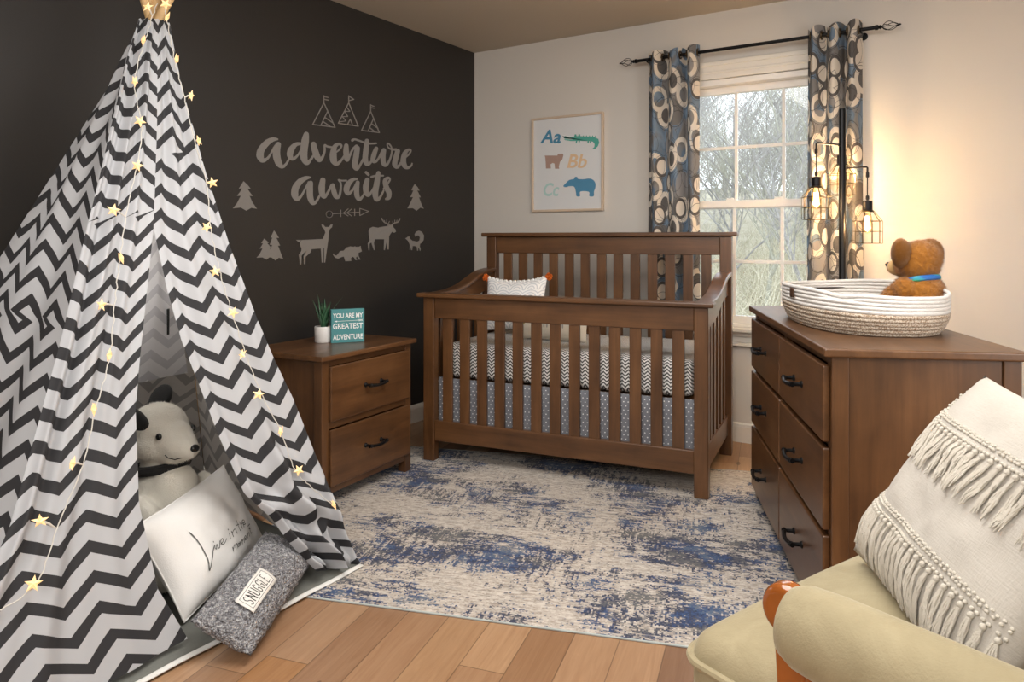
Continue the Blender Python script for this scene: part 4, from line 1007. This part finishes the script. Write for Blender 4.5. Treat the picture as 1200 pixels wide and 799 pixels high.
# ================================================================ CURTAINS
def curtain_mat():
    t = NT('ring_print_curtain'); uv = t.uv()
    n = t.noise(t.mapv(uv, (9, 5, 1)), 1, 2)
    base = t.ramp(n, [(.38, (.18, .168, .16)), (.44, (.23, .225, .225)), (.50, (.14, .20, .275)), (.60, (.20, .275, .37)), (.68, (.19, .18, .175))])
    def cells(scale, loc, rnd=.85):
        v = t.n('ShaderNodeTexVoronoi', voronoi_dimensions='2D'); t.set(v, 'Vector', t.mapv(uv, (scale * 1.25, scale, 1), loc=loc)); v.inputs['Scale'].default_value = 1; v.inputs['Randomness'].default_value = rnd
        return v.outputs['Distance'], t.sep(v.outputs['Color'])[0]
    cream = (.74, .67, .58)
    d1, r1 = cells(7.0, (0, 0, 0)); d2, r2 = cells(5.4, (3.3, 1.7, 0)); d3, r3 = cells(4.6, (7.1, 5.2, 0))
    def rng_(d, a, b): return t.math('MULTIPLY', t.gt(d, a), t.math('LESS_THAN', d, b))
    c = base
    c = t.mix(t.math('LESS_THAN', d3, .36), c, t.mix(r3, (.10, .092, .087), (.30, .29, .29)))
    c = t.mix(t.math('MULTIPLY', rng_(d2, .24, .40), t.gt(r2, .22)), c, cream)
    c = t.mix(t.math('MULTIPLY', t.math('LESS_THAN', d2, .24), t.gt(r2, .7)), c, (.12, .11, .105))
    c = t.mix(t.math('MULTIPLY', t.math('LESS_THAN', d1, .30), t.gt(r1, .5)), c, cream)
    c = t.mix(t.math('MULTIPLY', rng_(d1, .30, .42), t.gt(r1, .5)), c, (.11, .10, .095))
    for d, a in ((d1, .47), (d2, .46), (d3, .40)):
        c = t.mix(t.math('MULTIPLY', rng_(d, a, a + .014), .85), c, (.035, .033, .033))
    t.bump(t.noise(t.mapv(uv, (600, 600, 1)), 1, 1), .06, .001)
    t.done(c, .8)
    tr = t.n('ShaderNodeBsdfTranslucent'); t.set(tr, 0, c); mx = t.n('ShaderNodeMixShader'); t.set(mx, 0, .22)
    t.t.links.new(t.b.outputs[0], mx.inputs[1]); t.t.links.new(tr.outputs[0], mx.inputs[2]); t.t.links.new(mx.outputs[0], t.out.inputs[0])
    return t.m
M_CUR = curtain_mat(); RZ, RY = 2.2, -.095
M_GROM = plain('bronze_grommet', (.10, .07, .04), .35, 0, 50, .1, Metallic=.8)
def curtain(x0, x1, folds, ph, label, ztop, zbot, flare, uo):
    root = empty('curtain', (x0, RY, ztop), 0, label, 'curtain', 'ring print curtains'); root.location = (0, 0, 0)
    m = MB(); Hh = ztop - zbot
    def pos(a, b):
        w = (x1 - x0) * (1 + flare * b); xc = (x0 + x1) / 2
        aa = a + .018 * math.sin(2 * math.pi * folds * a + 1.2 + ph)
        x = xc + (aa - .5) * w
        am = .036 * (1 - .25 * b) * (1 + .3 * math.sin(a * 9 + ph))
        y = RY + am * math.sin(2 * math.pi * folds * a + ph + .35 * math.sin(b * 3 + a * 4)) + .004 * math.sin(b * 9 + a * 20)
        z = ztop - b * Hh - (.010 * (1 - math.cos(2 * math.pi * folds * a + ph)) if b < .02 else 0)
        return (x, y, z)
    m.grid(110, 70, pos, lambda a, b: (uo + a * (x1 - x0) * 2.1, -b * Hh))
    m.build('fabric', M_CUR, root, smooth=True, ang=180)
    k = 0; ph0 = ph
    g = 0
    for i in range(2 * int(folds) + 2):
        a = (math.pi * i - ph) / (2 * math.pi * folds)
        if not .02 < a < .98: continue
        p = pos(a, (ztop - RZ) / Hh)
        t = MB(); MM = Matrix.Rotation(R(90), 3, 'Y')
        t.tube([Vector((p[0], RY + .020 * math.cos(q), RZ + .020 * math.sin(q))) for q in [2 * math.pi * j / 18 for j in range(18)]], .005, 6, closed=True)
        t.build('grommet', M_GROM, root, smooth=True)
curtain(1.315, 1.628, 3, .4, 'left ring print curtain in blue, grey and cream, hanging behind the crib', 2.245, .04, .03, 0)
curtain(2.205, 2.468, 3, 1.0, 'right ring print curtain in blue, grey and cream, hanging behind the floor lamp', 2.255, .04, .08, 1.37)
rod = empty('curtain_rod', (1.9, RY, RZ), 0, 'black curtain rod with twisted wire finials above the window', 'curtain rod')
MB().tube([(-.64, 0, 0), (.63, 0, 0)], .0095, 12).build('rod', M_IRON, rod, smooth=True)
for s, e in ((-1, -.64), (1, .63)):
    m = MB(); m.lathe([(.0095, 0), (.013, .004), (.013, .016), (.008, .02), (.011, .028), (.006, .034), (.004, .036)], 12, (e, 0, 0), Matrix.Rotation(R(90 * s), 3, 'Y'))
    for k in range(5):
        pts = []
        for i in range(11):
            t = i / 10; r = .021 * math.sin(math.pi * t ** .8) + .002; a = 2 * math.pi * k / 5 + 1.6 * t
            pts.append((e + s * (.034 + .075 * t), r * math.cos(a), r * math.sin(a)))
        m.tube(pts, .0018, 5)
    m.ell((e + s * .112, 0, 0), (.008, .005, .005), None, 10, 8); m.build('finial', M_IRON, rod, smooth=True)
    m = MB(); xx = e - s * .06; m.tube([(xx, 0, -.014), (xx, .06, -.014), (xx, -RY - .001, -.014)], .005, 8); m.lathe([(.02, 0), (.02, .004)], 14, (xx, -RY - .0045, -.014), Matrix.Rotation(R(-90), 3, 'X')); m.tube([(xx, 0, -.016), (xx, -.012, -.012), (xx, -.013, 0)], .0035, 6)
    m.build('bracket', M_IRON, rod, smooth=True)
# ================================================================ FLOOR LAMP
lo_ = ld(1.575, 3.5, 0)
lamp = empty('floor_lamp', (lo_.x, lo_.y, 0), math.atan2(RT.y, RT.x), 'black floor lamp with three hanging wire cage shades and glowing bulbs beside the window', 'lamp')
MB().lathe([(0, .0), (.125, 0), (.13, .006), (.128, .016), (.03, .022), (.022, .03), (.0155, .04)], 40).build('base', M_IRON, lamp, smooth=True)
MB().lathe([(.0155, .03), (.0155, 1.755), (.014, 1.762), (0, 1.763)], 20).build('pole', M_IRON, lamp, smooth=True)
M_CAGE = plain('dark_bronze_wire', (.06, .045, .02), .4, 0, 80, .1, Metallic=.8)
M_BULB = emis('glowing_filament', (1.0, .50, .14), 230, (1, .8, .5))
M_BGL = NT('clear_bulb_glass')
def bulb_glass():
    t = M_BGL; tr = t.n('ShaderNodeBsdfTransparent'); tr.inputs[0].default_value = (1, .93, .8, 1); gl = t.n('ShaderNodeBsdfGlossy'); gl.inputs['Roughness'].default_value = .03
    mx = t.n('ShaderNodeMixShader'); mx.inputs[0].default_value = .06
    t.t.links.new(tr.outputs[0], mx.inputs[1]); t.t.links.new(gl.outputs[0], mx.inputs[2]); t.t.links.new(mx.outputs[0], t.out.inputs[0]); return t.m
M_BG = bulb_glass()
for (ax, ay, az) in ((-.153, -.07, 1.590), (.086, -.07, 1.478), (.058, .135, 1.715)):
    m = MB(); e = Vector((ax, ay, 0)); d = e.normalized()
    m.tube([d * .01 + UP * az, e * .97 + UP * az, e + UP * (az - .004), e + UP * (az - .025)], .0045, 8)
    m.tube([d * .012 + UP * az, d * .022 + UP * az], .008, 8)
    m.build('arm', M_IRON, lamp, smooth=True)
    zc = az - .357
    sh = MB()
    n = 10; r0, r1 = .026, .064
    prof = [(r0, zc + .152), (r1, zc + .103), (r1, zc + .055), (r1, zc)]
    for k in range(n):
        a = 2 * math.pi * k / n + .2
        sh.tube([e + Vector((r * math.cos(a), r * math.sin(a), z)) for r, z in prof], .0016, 5)
    for r, z in prof: sh.tube([e + Vector((r * math.cos(a), r * math.sin(a), z)) for a in [2 * math.pi * k / 32 for k in range(32)]], .0018, 5, closed=True)
    shade = sh.build('wire_shade', M_CAGE, lamp, smooth=True)
    c = MB(); c.tube([e + UP * (az - .025), e + UP * (zc + .21)], .0028, 6); c.lathe([(.005, 0), (.0075, .004), (.0075, .022), (.004, .028)], 10, e + UP * (az - .05)); c.lathe([(.004, 0), (.0075, .008), (.0075, .02), (.004, .024)], 10, e + UP * (zc + .20))
    c.build('cord', M_IRON, shade, smooth=True)
    s = MB(); s.lathe([(.012, .20), (.022, .197), (.022, .155), (.027, .153), (.027, .146), (.014, .144)], 20, e + UP * zc); s.build('socket', M_IRON, shade, smooth=True)
    b = MB(); b.lathe([(.0, .045), (.012, .049), (.021, .062), (.024, .080), (.021, .100), (.014, .125), (.012, .146)], 20, e + UP * zc)
    bo = b.build('bulb', M_BG, shade, smooth=True)
    f_ = MB()
    for k in range(5):
        a = 2 * math.pi * k / 5
        f_.tube([e + Vector((.006 * math.cos(a), .006 * math.sin(a), zc + .125)), e + Vector((.011 * math.cos(a), .011 * math.sin(a), zc + .068))], .0022, 5)
    fo_ = f_.build('filament', M_BULB, shade)
    bl = bpy.data.lights.new('bulb_light', 'POINT'); bl.energy = 9.0; bl.color = (1.0, .76, .48); bl.shadow_soft_size = .012
    bo_ = bpy.data.objects.new('bulb_light', bl); COL.objects.link(bo_); bo_.parent = lamp; bo_.location = e + UP * (zc + .095)
# ================================================================ BASKET
DTOP = DH + .0245
bc = ld(1.213, 2.575, DTOP)
# axis along the dresser, slightly turned
ax_a = math.atan2(dx.y, dx.x) + R(2)
bk = empty('rope_basket', bc, ax_a, 'oval white and tan coiled rope basket on top of the dresser', 'basket')
def sup(a, rx, ry, n=2.45):
    c, s = math.cos(a), math.sin(a)
    return rx * math.copysign(abs(c) ** (2 / n), c), ry * math.copysign(abs(s) ** (2 / n), s)
def flare(t): return .90 + .10 * min(1, t * 2.2) ** .7
RX, RYb = .40, .222
def rope_mat(name, c0, c1, fleck):
    t = NT(name); o = t.obj(); n = t.noise(o, 230, 2, .7); w = t.noise(o, 90, 2, .5)
    c = t.mix(t.ramp(n, [(.42, (0, 0, 0)), (.56, (1, 1, 1))]), c0, c1) if fleck else t.mix(w, c0, c1)
    t.bump(n, .7, .004); return t.done(c, .95)
M_RT, M_RW = rope_mat('tan_flecked_rope', (.30, .20, .125), (.68, .60, .50), True), rope_mat('white_rope', (.68, .65, .62), (.78, .76, .73), False)
NC = 11
def zrim(a): # the rim dips at the near long side and rises towards the far end
    return .016 * max(0, -math.sin(a)) + .024 * max(0, math.sin(a - .55)) + .004 * math.cos(a) - .004
for nm, rng_, mt_ in (('tan_coils', range(0, 6), M_RT), ('white_coils', range(6, NC), M_RW)):
    m = MB()
    for k in rng_:
        t = k / (NC - 1); pts = []
        for i in range(96):
            a = 2 * math.pi * i / 96; f_ = flare(t); x, y = sup(a, RX * f_, RYb * f_)
            z = .0065 + t * .112 + zrim(a) * max(0, t - .3) / .7
            if k >= NC - 2:  # dent near the bear on the long near side
                d = math.exp(-((a - 5.55) / .22) ** 2); z -= .010 * d; y += .012 * d
            pts.append((x, y, z))
        m.tube(pts, .0068, 8, closed=True)
    m.build(nm, mt_, bk, smooth=True, ang=180)
m = MB()
for k in range(14):
    f_ = .89 * (1 - k / 14.5); m.tube([(*sup(2 * math.pi * i / 72, RX * f_, RYb * f_), .0095) for i in range(72)], .0085, 6, closed=True)
m.build('base', M_RT, bk, smooth=True, ang=180)
m = MB(); 
def wallpt(a, t, out=.008):
    f_ = flare(t); x, y = sup(a, RX * f_, RYb * f_); q = Vector((x, y, 0)).normalized() * out; return Vector((x + q.x, y + q.y, .0065 + t * .112 + zrim(a) * max(0, t - .3) / .7))
# leather tag on the window-side end facing the room
aT = -1.50
def tagp(a, b):
    return wallpt(aT + (a - .5) * .075, .98 - b * .26, .013 + .0012 * math.sin(math.pi * a)) 
m.grid(6, 4, tagp); m.build('leather_tag', plain('brown_leather', (.07, .032, .016), .5, .1, 150), bk, smooth=True, solid=.002)
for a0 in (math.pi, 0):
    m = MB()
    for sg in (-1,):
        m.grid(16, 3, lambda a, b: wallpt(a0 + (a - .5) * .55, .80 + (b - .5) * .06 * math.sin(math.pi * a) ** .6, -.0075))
    m.build('handle_slot', plain('painted_slot_shade', (.05, .04, .035), .95), bk, smooth=True, solid=.001)  # shade of the handle opening painted as a dark sheet, no real gap
m = MB(); m.grid(30, 18, lambda a, b: (*[q * (2 * b) ** 0 for q in sup(2 * math.pi * a, RX * .83 * b, RYb * .80 * b)], .018 + .012 * (1 - b ** 4)))
m.build('liner_pad', plain('oatmeal_liner', (.42, .34, .25), .95, .3, 250, .15), bk, smooth=True)
# ================================================================ TEDDY BEAR
fb = (FW * .90 - RT * .44).normalized()
tp = ld(1.345, 2.425, DTOP + .016)
bear = empty('teddy_bear', tp, math.atan2(fb.y, fb.x), 'golden brown teddy bear with a blue green neckerchief sitting in the rope basket', 'plush toy'); bear.scale = (1.1, 1.1, 1.1)
M_TF = fur('golden_plush', (.21, .066, .005), (.52, .215, .026), 300, .35); M_TL = fur('tan_plush', (.45, .25, .07), (.62, .40, .16), 300, .35)
# local +x forward, +y left, +z up ; total height about .26
bd = MB()
bd.ell((-.012, 0, .062), (.066, .074, .070)).ell((-.010, 0, .10), (.058, .064, .05))
bd.ell((.002, 0, .186), (.058, .066, .060)).ell((-.008, 0, .196), (.052, .060, .054)).ell((.02, 0, .175), (.05, .055, .045))
for s in (-1, 1):
    bd.ell((.045, s * .060, .085), (.026, .024, .056), Matrix.Rotation(R(-s * 10), 3, 'X') @ Matrix.Rotation(R(-48), 3, 'Y'))
    bd.ell((.004, s * .062, .108), (.034, .028, .034))
    bd.ell((.075, s * .042, .020), (.060, .027, .026), Matrix.Rotation(R(s * 10), 3, 'Z')).ell((.128, s * .052, .030), (.020, .026, .036))
bo = bd.build('body', M_TF, bear, remesh=.0038)
tx2 = bpy.data.textures.new('fuzz', 'CLOUDS'); tx2.noise_scale = .009
dm = bo.modifiers.new('fuzz', 'DISPLACE'); dm.texture = tx2; dm.strength = .007; dm.texture_coords = 'LOCAL'
for s in (-1, 1):
    m = MB(); m.ell((0, 0, 0), (.018, .039, .039)).ell((-.006, 0, 0), (.017, .033, .033)); m.xf(Matrix.Translation(Vector((.012, s * .066, .213))) @ Matrix.Rotation(R(s * 22), 4, 'Z') @ Matrix.Rotation(R(-s * 12), 4, 'X'))
    e = m.build('ear', M_TF, bear, remesh=.0038)
    MB().ell((.053, s * .027, .200), (.006, .006, .006)).build('eye', M_GLOSS, bear, smooth=True)
m = MB(); m.ell((.066, 0, .168), (.034, .034, .027)).ell((.080, 0, .165), (.024, .024, .02)); m.build('muzzle', M_TL, bear, remesh=.0038)
MB().ell((.103, 0, .175), (.007, .011, .008)).build('nose', M_GLOSS, bear, smooth=True)
t = NT('blue_green_fabric'); o_ = t.obj(); wv = t.noise(t.mapv(o_, (14, 14, 60)), 1, 2)
M_NECK = t.done(t.ramp(wv, [(.40, (.02, .13, .45)), (.5, (.03, .30, .45)), (.6, (.05, .42, .22))]), .6)
m = MB(); m.tube([(.0 + .049 * math.cos(a), .053 * math.sin(a), .133 - .010 * math.cos(a)) for a in [2 * math.pi * k / 30 for k in range(30)]], .0085, 8, closed=True, flat=1.0)
m.build('neckerchief', M_NECK, bear, smooth=True)
def pile(srcs, n, L, r, mat, root, seed, lay):
    """short plush fibres rooted on the toy's own surface"""
    rg = random.Random(seed); m = MB(); dg = bpy.context.evaluated_depsgraph_get(); dg.update()
    for o in srcs:
        me = o.evaluated_get(dg).to_mesh(); me.calc_loop_triangles()
        tris = [(t.vertices[:], t.area) for t in me.loop_triangles]; co_v = [v.co.copy() for v in me.vertices]; no_v = [v.normal.copy() for v in me.vertices]
        tot = sum(a for _, a in tris); k = n / tot
        for vs, a in tris:
            e = a * k; cnt = int(e) + (1 if rg.random() < e - int(e) else 0)
            for _ in range(cnt):
                u, v = rg.random(), rg.random()
                if u + v > 1: u, v = 1 - u, 1 - v
                p = co_v[vs[0]] * (1 - u - v) + co_v[vs[1]] * u + co_v[vs[2]] * v
                nn = (no_v[vs[0]] * (1 - u - v) + no_v[vs[1]] * u + no_v[vs[2]] * v).normalized()
                d = (nn + Vector((rg.uniform(-.5, .5), rg.uniform(-.5, .5), rg.uniform(-.5, .3) - lay))).normalized()
                l = L * rg.uniform(.6, 1.2)
                s_ = d.orthogonal().normalized() * r; s2_ = d.cross(s_)
                m.add([p - nn * .001 + s_, p - nn * .001 - s_ * .5 + s2_ * .87, p - nn * .001 - s_ * .5 - s2_ * .87, p + d * l], [(0, 1, 3), (1, 2, 3), (2, 0, 3)])
        o.evaluated_get(dg).to_mesh_clear()
    f = m.build('fur_pile', mat, root, smooth=True, ang=180); f['kind'] = 'stuff'; return f
pile([o for o in bear.children if o.name.split('.')[0] in ('body', 'ear')], 9000, .0085, .0009, M_TF, bear, 3, .25)
pile([o for o in dog.children if o.name.split('.')[0] == 'body'], 9000, .006, .0011, M_WF, dog, 4, .1)
# ================================================================ ARMCHAIR
aa, bb = Vector((.81, .585)).normalized(), None
a3 = (RT * aa.x + FW * aa.y).normalized(); b3 = Vector((a3.y, -a3.x, 0)) if (Vector((a3.y, -a3.x, 0))).dot(FW) < 0 else Vector((-a3.y, a3.x, 0))
NP = ld(.30, 1.285, 0)
SW_, SDp = .64, .60
xl = -a3   # local x: from far arm to near arm
cho = NP + a3 * SW_ / 2
chair = empty('armchair', cho, math.atan2(xl.y, xl.x), 'khaki velvet armchair with wooden arm fronts in the right foreground', 'chair')
# local: x from -SW/2 (far) to +SW/2 (near arm), y into the chair (back), z up
def velvet():
    t = NT('khaki_velvet'); o = t.obj(); n = t.noise(o, 8, 5, .65, 1.2); n2 = t.noise(o, 300, 2)
    t.bump(t.math('ADD', t.math('MULTIPLY', n, .6), t.math('MULTIPLY', n2, .15)), .35, .012)
    return t.done(t.mix(n, (.25, .205, .115), (.44, .375, .235)), .85, Sheen_Weight=.35, Sheen_Roughness=.35, Sheen_Tint=(.9, .85, .7, 1))
M_VEL = velvet(); M_OAKW = plain('amber_varnished_wood', (.30, .085, .015), .14, .05, 20, .25, Coat_Weight=.6)
SZ = .395
sc_ = rbox(SW_ / 2 + .005, .30, .075, .050, .052, 22); sc_.xf(Matrix.Translation(Vector((0, .30, SZ - .005))))
seat = sc_.build('seat_cushion', M_VEL, chair, smooth=True, ang=180)
def loop(zz, hx, hy, r, n=10):
    pts = []
    for cx, cy, a0 in ((hx - r, hy - r, 0), (-hx + r, hy - r, 90), (-hx + r, -hy + r, 180), (hx - r, -hy + r, 270)):
        for i in range(n + 1): a = R(a0 + 90 * i / n); pts.append((cx + r * math.cos(a), .30 + cy + r * math.sin(a), zz))
    return pts
for zz in (SZ + .022, SZ - .052):
    pts = loop(zz, SW_ / 2 + .009, .304, .052); MB().tube(pts, .0075, 8, closed=True).build('piping', M_VEL, seat, smooth=True)
MB().box(-SW_ / 2 + .03, SW_ / 2 - .03, .04, .62, .22, .312).build('seat_frame', M_OAKW, chair, bevel=.01)
AZ = .565
for s in (-1, 1):
    x = s * (SW_ / 2 - .005 + (.02 if s < 0 else 0))
    m = MB()
    prof = [(0, 0), (.030, .002), (.050, .014), (.058, .035), (.061, .08), (.062, .25), (.060, .46), (.05, .52), (0, .535)]
    m.lathe(prof, 28, (x + (.012 if s > 0 else 0), .205, AZ), Matrix.Rotation(R(-90), 3, 'X') @ Matrix.Diagonal(Vector((1.0, 1.05, 1))))
    ap_ = m.build('arm_pad', M_VEL, chair, smooth=True, ang=180)
    p = MB(); 
    yy = .203
    # rounded scroll head and tapering post
    p.lathe([(0, -.020), (.032, -.020), (.039, -.013), (.040, 0), (.039, .013), (.032, .020), (0, .020)], 28, (x - .002 * s, yy + .0, AZ + .010), Matrix.Rotation(R(90), 3, 'Y'))
    pst = [(yy + .018, .0), (yy + .022, .2), (yy + .020, .40), (yy + .012, AZ)]
    m2 = []
    for (y, z), w in zip(pst, (.019, .021, .023, .026)): m2.append((y, z, w))
    vs = []
    for y, z, w in m2: vs += [(x - .021, y - w, z), (x + .021, y - w, z), (x + .021, y + w, z), (x - .021, y + w, z)]
    fs = [(0, 1, 2, 3), (12, 13, 14, 15)]
    for i in range(3):
        for k in range(4): fs.append((4 * i + k, 4 * i + (k + 1) % 4, 4 * i + 4 + (k + 1) % 4, 4 * i + 4 + k))
    p.add(vs, fs); p.build('arm_post', M_OAKW, chair, bevel=.008, smooth=True, seg=3)
    r_ = MB().box(x - .021, x + .021, .24, .78, AZ - .09, AZ - .052); r_.build('arm_rail', M_OAKW, chair, bevel=.008)
    MB().tube([(x, .76, 0), (x, .745, .3), (x, .765, .56), (x, .80, .80)], [.020, .023, .023, .018], 10).build('rear_post', M_OAKW, chair, smooth=True)
bkc = rbox(SW_ / 2 - .045, .075, .26, .06, .0, 16); bkc.xf(Matrix.Translation(Vector((0, .70, .70))) @ Matrix.Rotation(R(-12), 4, 'X'))
bkc.build('back_cushion', M_VEL, chair, smooth=True, ang=180)
# fringed cushion
B3, T3, R3 = ld(.700, 1.50, .512), ld(.932, 1.45, .866), ld(.634, 1.055, .50)
u3, v3 = R3 - B3, T3 - B3
W3, H3 = .52, v3.length + .01
un = u3.normalized(); 
M3 = frame_mat(B3 + un * W3 / 2 + v3 / 2, u3, v3)
fc = empty('fringed_cushion', (0, 0, 0), 0, 'cream cotton cushion with two rows of knotted tassels standing on the khaki armchair', 'cushion')
fc.matrix_world = M3
t = NT('cream_slub_cotton'); o_ = t.obj(); n1 = t.noise(t.mapv(o_, (60, 420, 60)), 1, 3, .7); n2 = t.noise(t.mapv(o_, (420, 60, 60)), 1, 3, .7)
t.bump(t.math('ADD', n1, n2), .45, .0025)
M_SLUB = t.done(t.mix(n1, (.45, .415, .365), (.55, .515, .465)), .95)
pm = pillow_mb(W3, H3, .16, 48, 40, pinch=.05, wob=.012); s3 = pm.side(1)
pm.build('cover', M_SLUB, fc, smooth=True, ang=180)
M_TAS = plain('cream_tassel_yarn', (.57, .53, .46), .95, .5, 400, .06)
def surf(x, y, dz=0.0):
    p = s3(min(.999, max(.001, x / W3 + .5)), min(.999, max(.001, y / H3 + .5))); return Vector((p[0], p[1], p[2] + dz))
rg = random.Random(11)
for yf, ntas, Lt in ((.235, 24, .080), (-.225, 26, .088)):
    yb = yf * H3; ka, kl = ((.17, .030) if yf > 0 else (.05, .03))
    bands = MB()
    def yo(x): return yb + ka * H3 * math.exp(-(x + W3 / 2) / kl)
    for q in range(64):
        x = -W3 / 2 * .975 + W3 * .97 * q / 63; y0 = yo(x)
        bands.ell(surf(x, y0 + .010 + .001 * (-1) ** q, .001), (.0042, .0028, .0025), None, 6, 4)
    for i in range(ntas):
        x = -W3 / 2 * .965 + W3 * .96 * i / (ntas - 1); y0 = yo(x)
        m = MB()
        for dz_y, r in ((.004, .0036), (-.008, .0040)):
            for sgn in (-1, 1): m.ell(surf(x + sgn * .0045 + rg.uniform(-.001, .001), y0 + dz_y, .003), (r, r * .8, r * .8), None, 8, 6)
        m.ell(surf(x, y0 - .016, .004), (.0050, .0055, .0048), None, 8, 6)
        sway = rg.uniform(-.010, .010)
        for k in range(10):
            sx = rg.uniform(-.0042, .0042); ex = sx * 1.35 + sway + rg.uniform(-.003, .003); L = Lt * rg.uniform(.82, 1.05)
            pts = [surf(x + sx * .5, y0 - .018, .004 + rg.uniform(0, .002))]
            for j in range(1, 6):
                f_ = j / 5; pts.append(surf(x + sx + (ex - sx) * f_ + .0015 * math.sin(f_ * 7 + k), y0 - .018 - L * f_, .004 + rg.uniform(0, .004)))
            m.tube(pts, [.0019, .0019, .0018, .0017, .0016, .0008], 5)
        m.build('tassel', M_TAS, fc, smooth=True)
    bands.build('knotted_band', M_TAS, fc, smooth=True)
# put each root empty at the base of its thing, parts stay where they are
for o in list(SC.objects):
    if o.type == 'EMPTY' and o.parent is None and o.name.split('.')[0] in ('play_tent', 'curtain', 'framed_print', 'floor_mat', 'window_1'):
        pts = [c.matrix_basis @ Vector(b) for c in o.children if c.type == 'MESH' for b in c.bound_box]
        if not pts: continue
        lo3 = [min(p[i] for p in pts) for i in range(3)]; hi3 = [max(p[i] for p in pts) for i in range(3)]
        base = Vector(((lo3[0] + hi3[0]) / 2, (lo3[1] + hi3[1]) / 2, lo3[2]))
        o.location = base
        for c in o.children: c.location = c.location - base
# ================================================================ LIGHT, WORLD, CAMERA
def area(name, loc, tgt, sx, sy, e, col):
    l = bpy.data.lights.new(name, 'AREA'); l.shape = 'RECTANGLE'; l.size = sx; l.size_y = sy; l.energy = e; l.color = col
    o = bpy.data.objects.new(name, l); COL.objects.link(o); o.location = loc
    d = Vector(tgt) - Vector(loc); o.rotation_euler = d.to_track_quat('-Z', 'Y').to_euler(); return o
area('added_overhead_fill', (2.3, -2.5, 2.40), (2.3, -2.5, 0), 1.5, 1.5, 50, (1.0, .97, .93))  # overhead fill added to brighten the room, not a fixture
tl = bpy.data.lights.new('added_tent_fill', 'POINT'); tl.energy = 2.6; tl.color = (1, .95, .9); tl.shadow_soft_size = .12  # fill added inside the tent to brighten flap and dog, no lamp there
tlo = bpy.data.objects.new('added_tent_fill', tl); COL.objects.link(tlo); tlo.location = (.50, -2.80, .98)
area('added_right_fill', (4.3, -2.75, 1.45), (.3, -2.75, 1.0), 1.0, 1.5, 26, (1.0, .98, .95))  # added fill from the right for the tent interior; there is no doorway
area('added_front_fill', (2.3, -5.2, 1.95), (1.2, -1.2, .6), 2.2, .8, 52, (1.0, .98, .95))  # fill light added by the front wall to raise overall brightness
w = bpy.data.worlds.new('winter_sky'); SC.world = w; w.use_nodes = True
nt = w.node_tree; bg = nt.nodes['Background']
tc = nt.nodes.new('ShaderNodeTexCoord'); sp_ = nt.nodes.new('ShaderNodeSeparateXYZ'); cr_ = nt.nodes.new('ShaderNodeValToRGB')
nt.links.new(tc.outputs['Generated'], sp_.inputs[0]); nt.links.new(sp_.outputs[2], cr_.inputs[0]); nt.links.new(cr_.outputs[0], bg.inputs[0])
cr_.color_ramp.elements[0].color = (.86, .92, .98, 1); cr_.color_ramp.elements[1].color = (.80, .90, 1.0, 1)
bg.inputs[1].default_value = 3.2
cam = bpy.data.cameras.new('camera'); co_ = bpy.data.objects.new('camera', cam); COL.objects.link(co_)
cam.sensor_width = 36; cam.sensor_fit = 'HORIZONTAL'; cam.lens = FOC / 1200 * 36; cam.shift_y = -(399.5 - HZ) / 1200; cam.shift_x = 0
cam.clip_start = .02; cam.clip_end = 200
co_.location = CAM; co_.rotation_euler = (R(90), 0, math.atan2(-FW.x, FW.y))
SC.camera = co_
vs_ = SC.view_settings; vs_.view_transform = 'Standard'; vs_.look = 'None'; vs_.gamma = 1; vs_.exposure = 0.15; vs_.use_curve_mapping = False
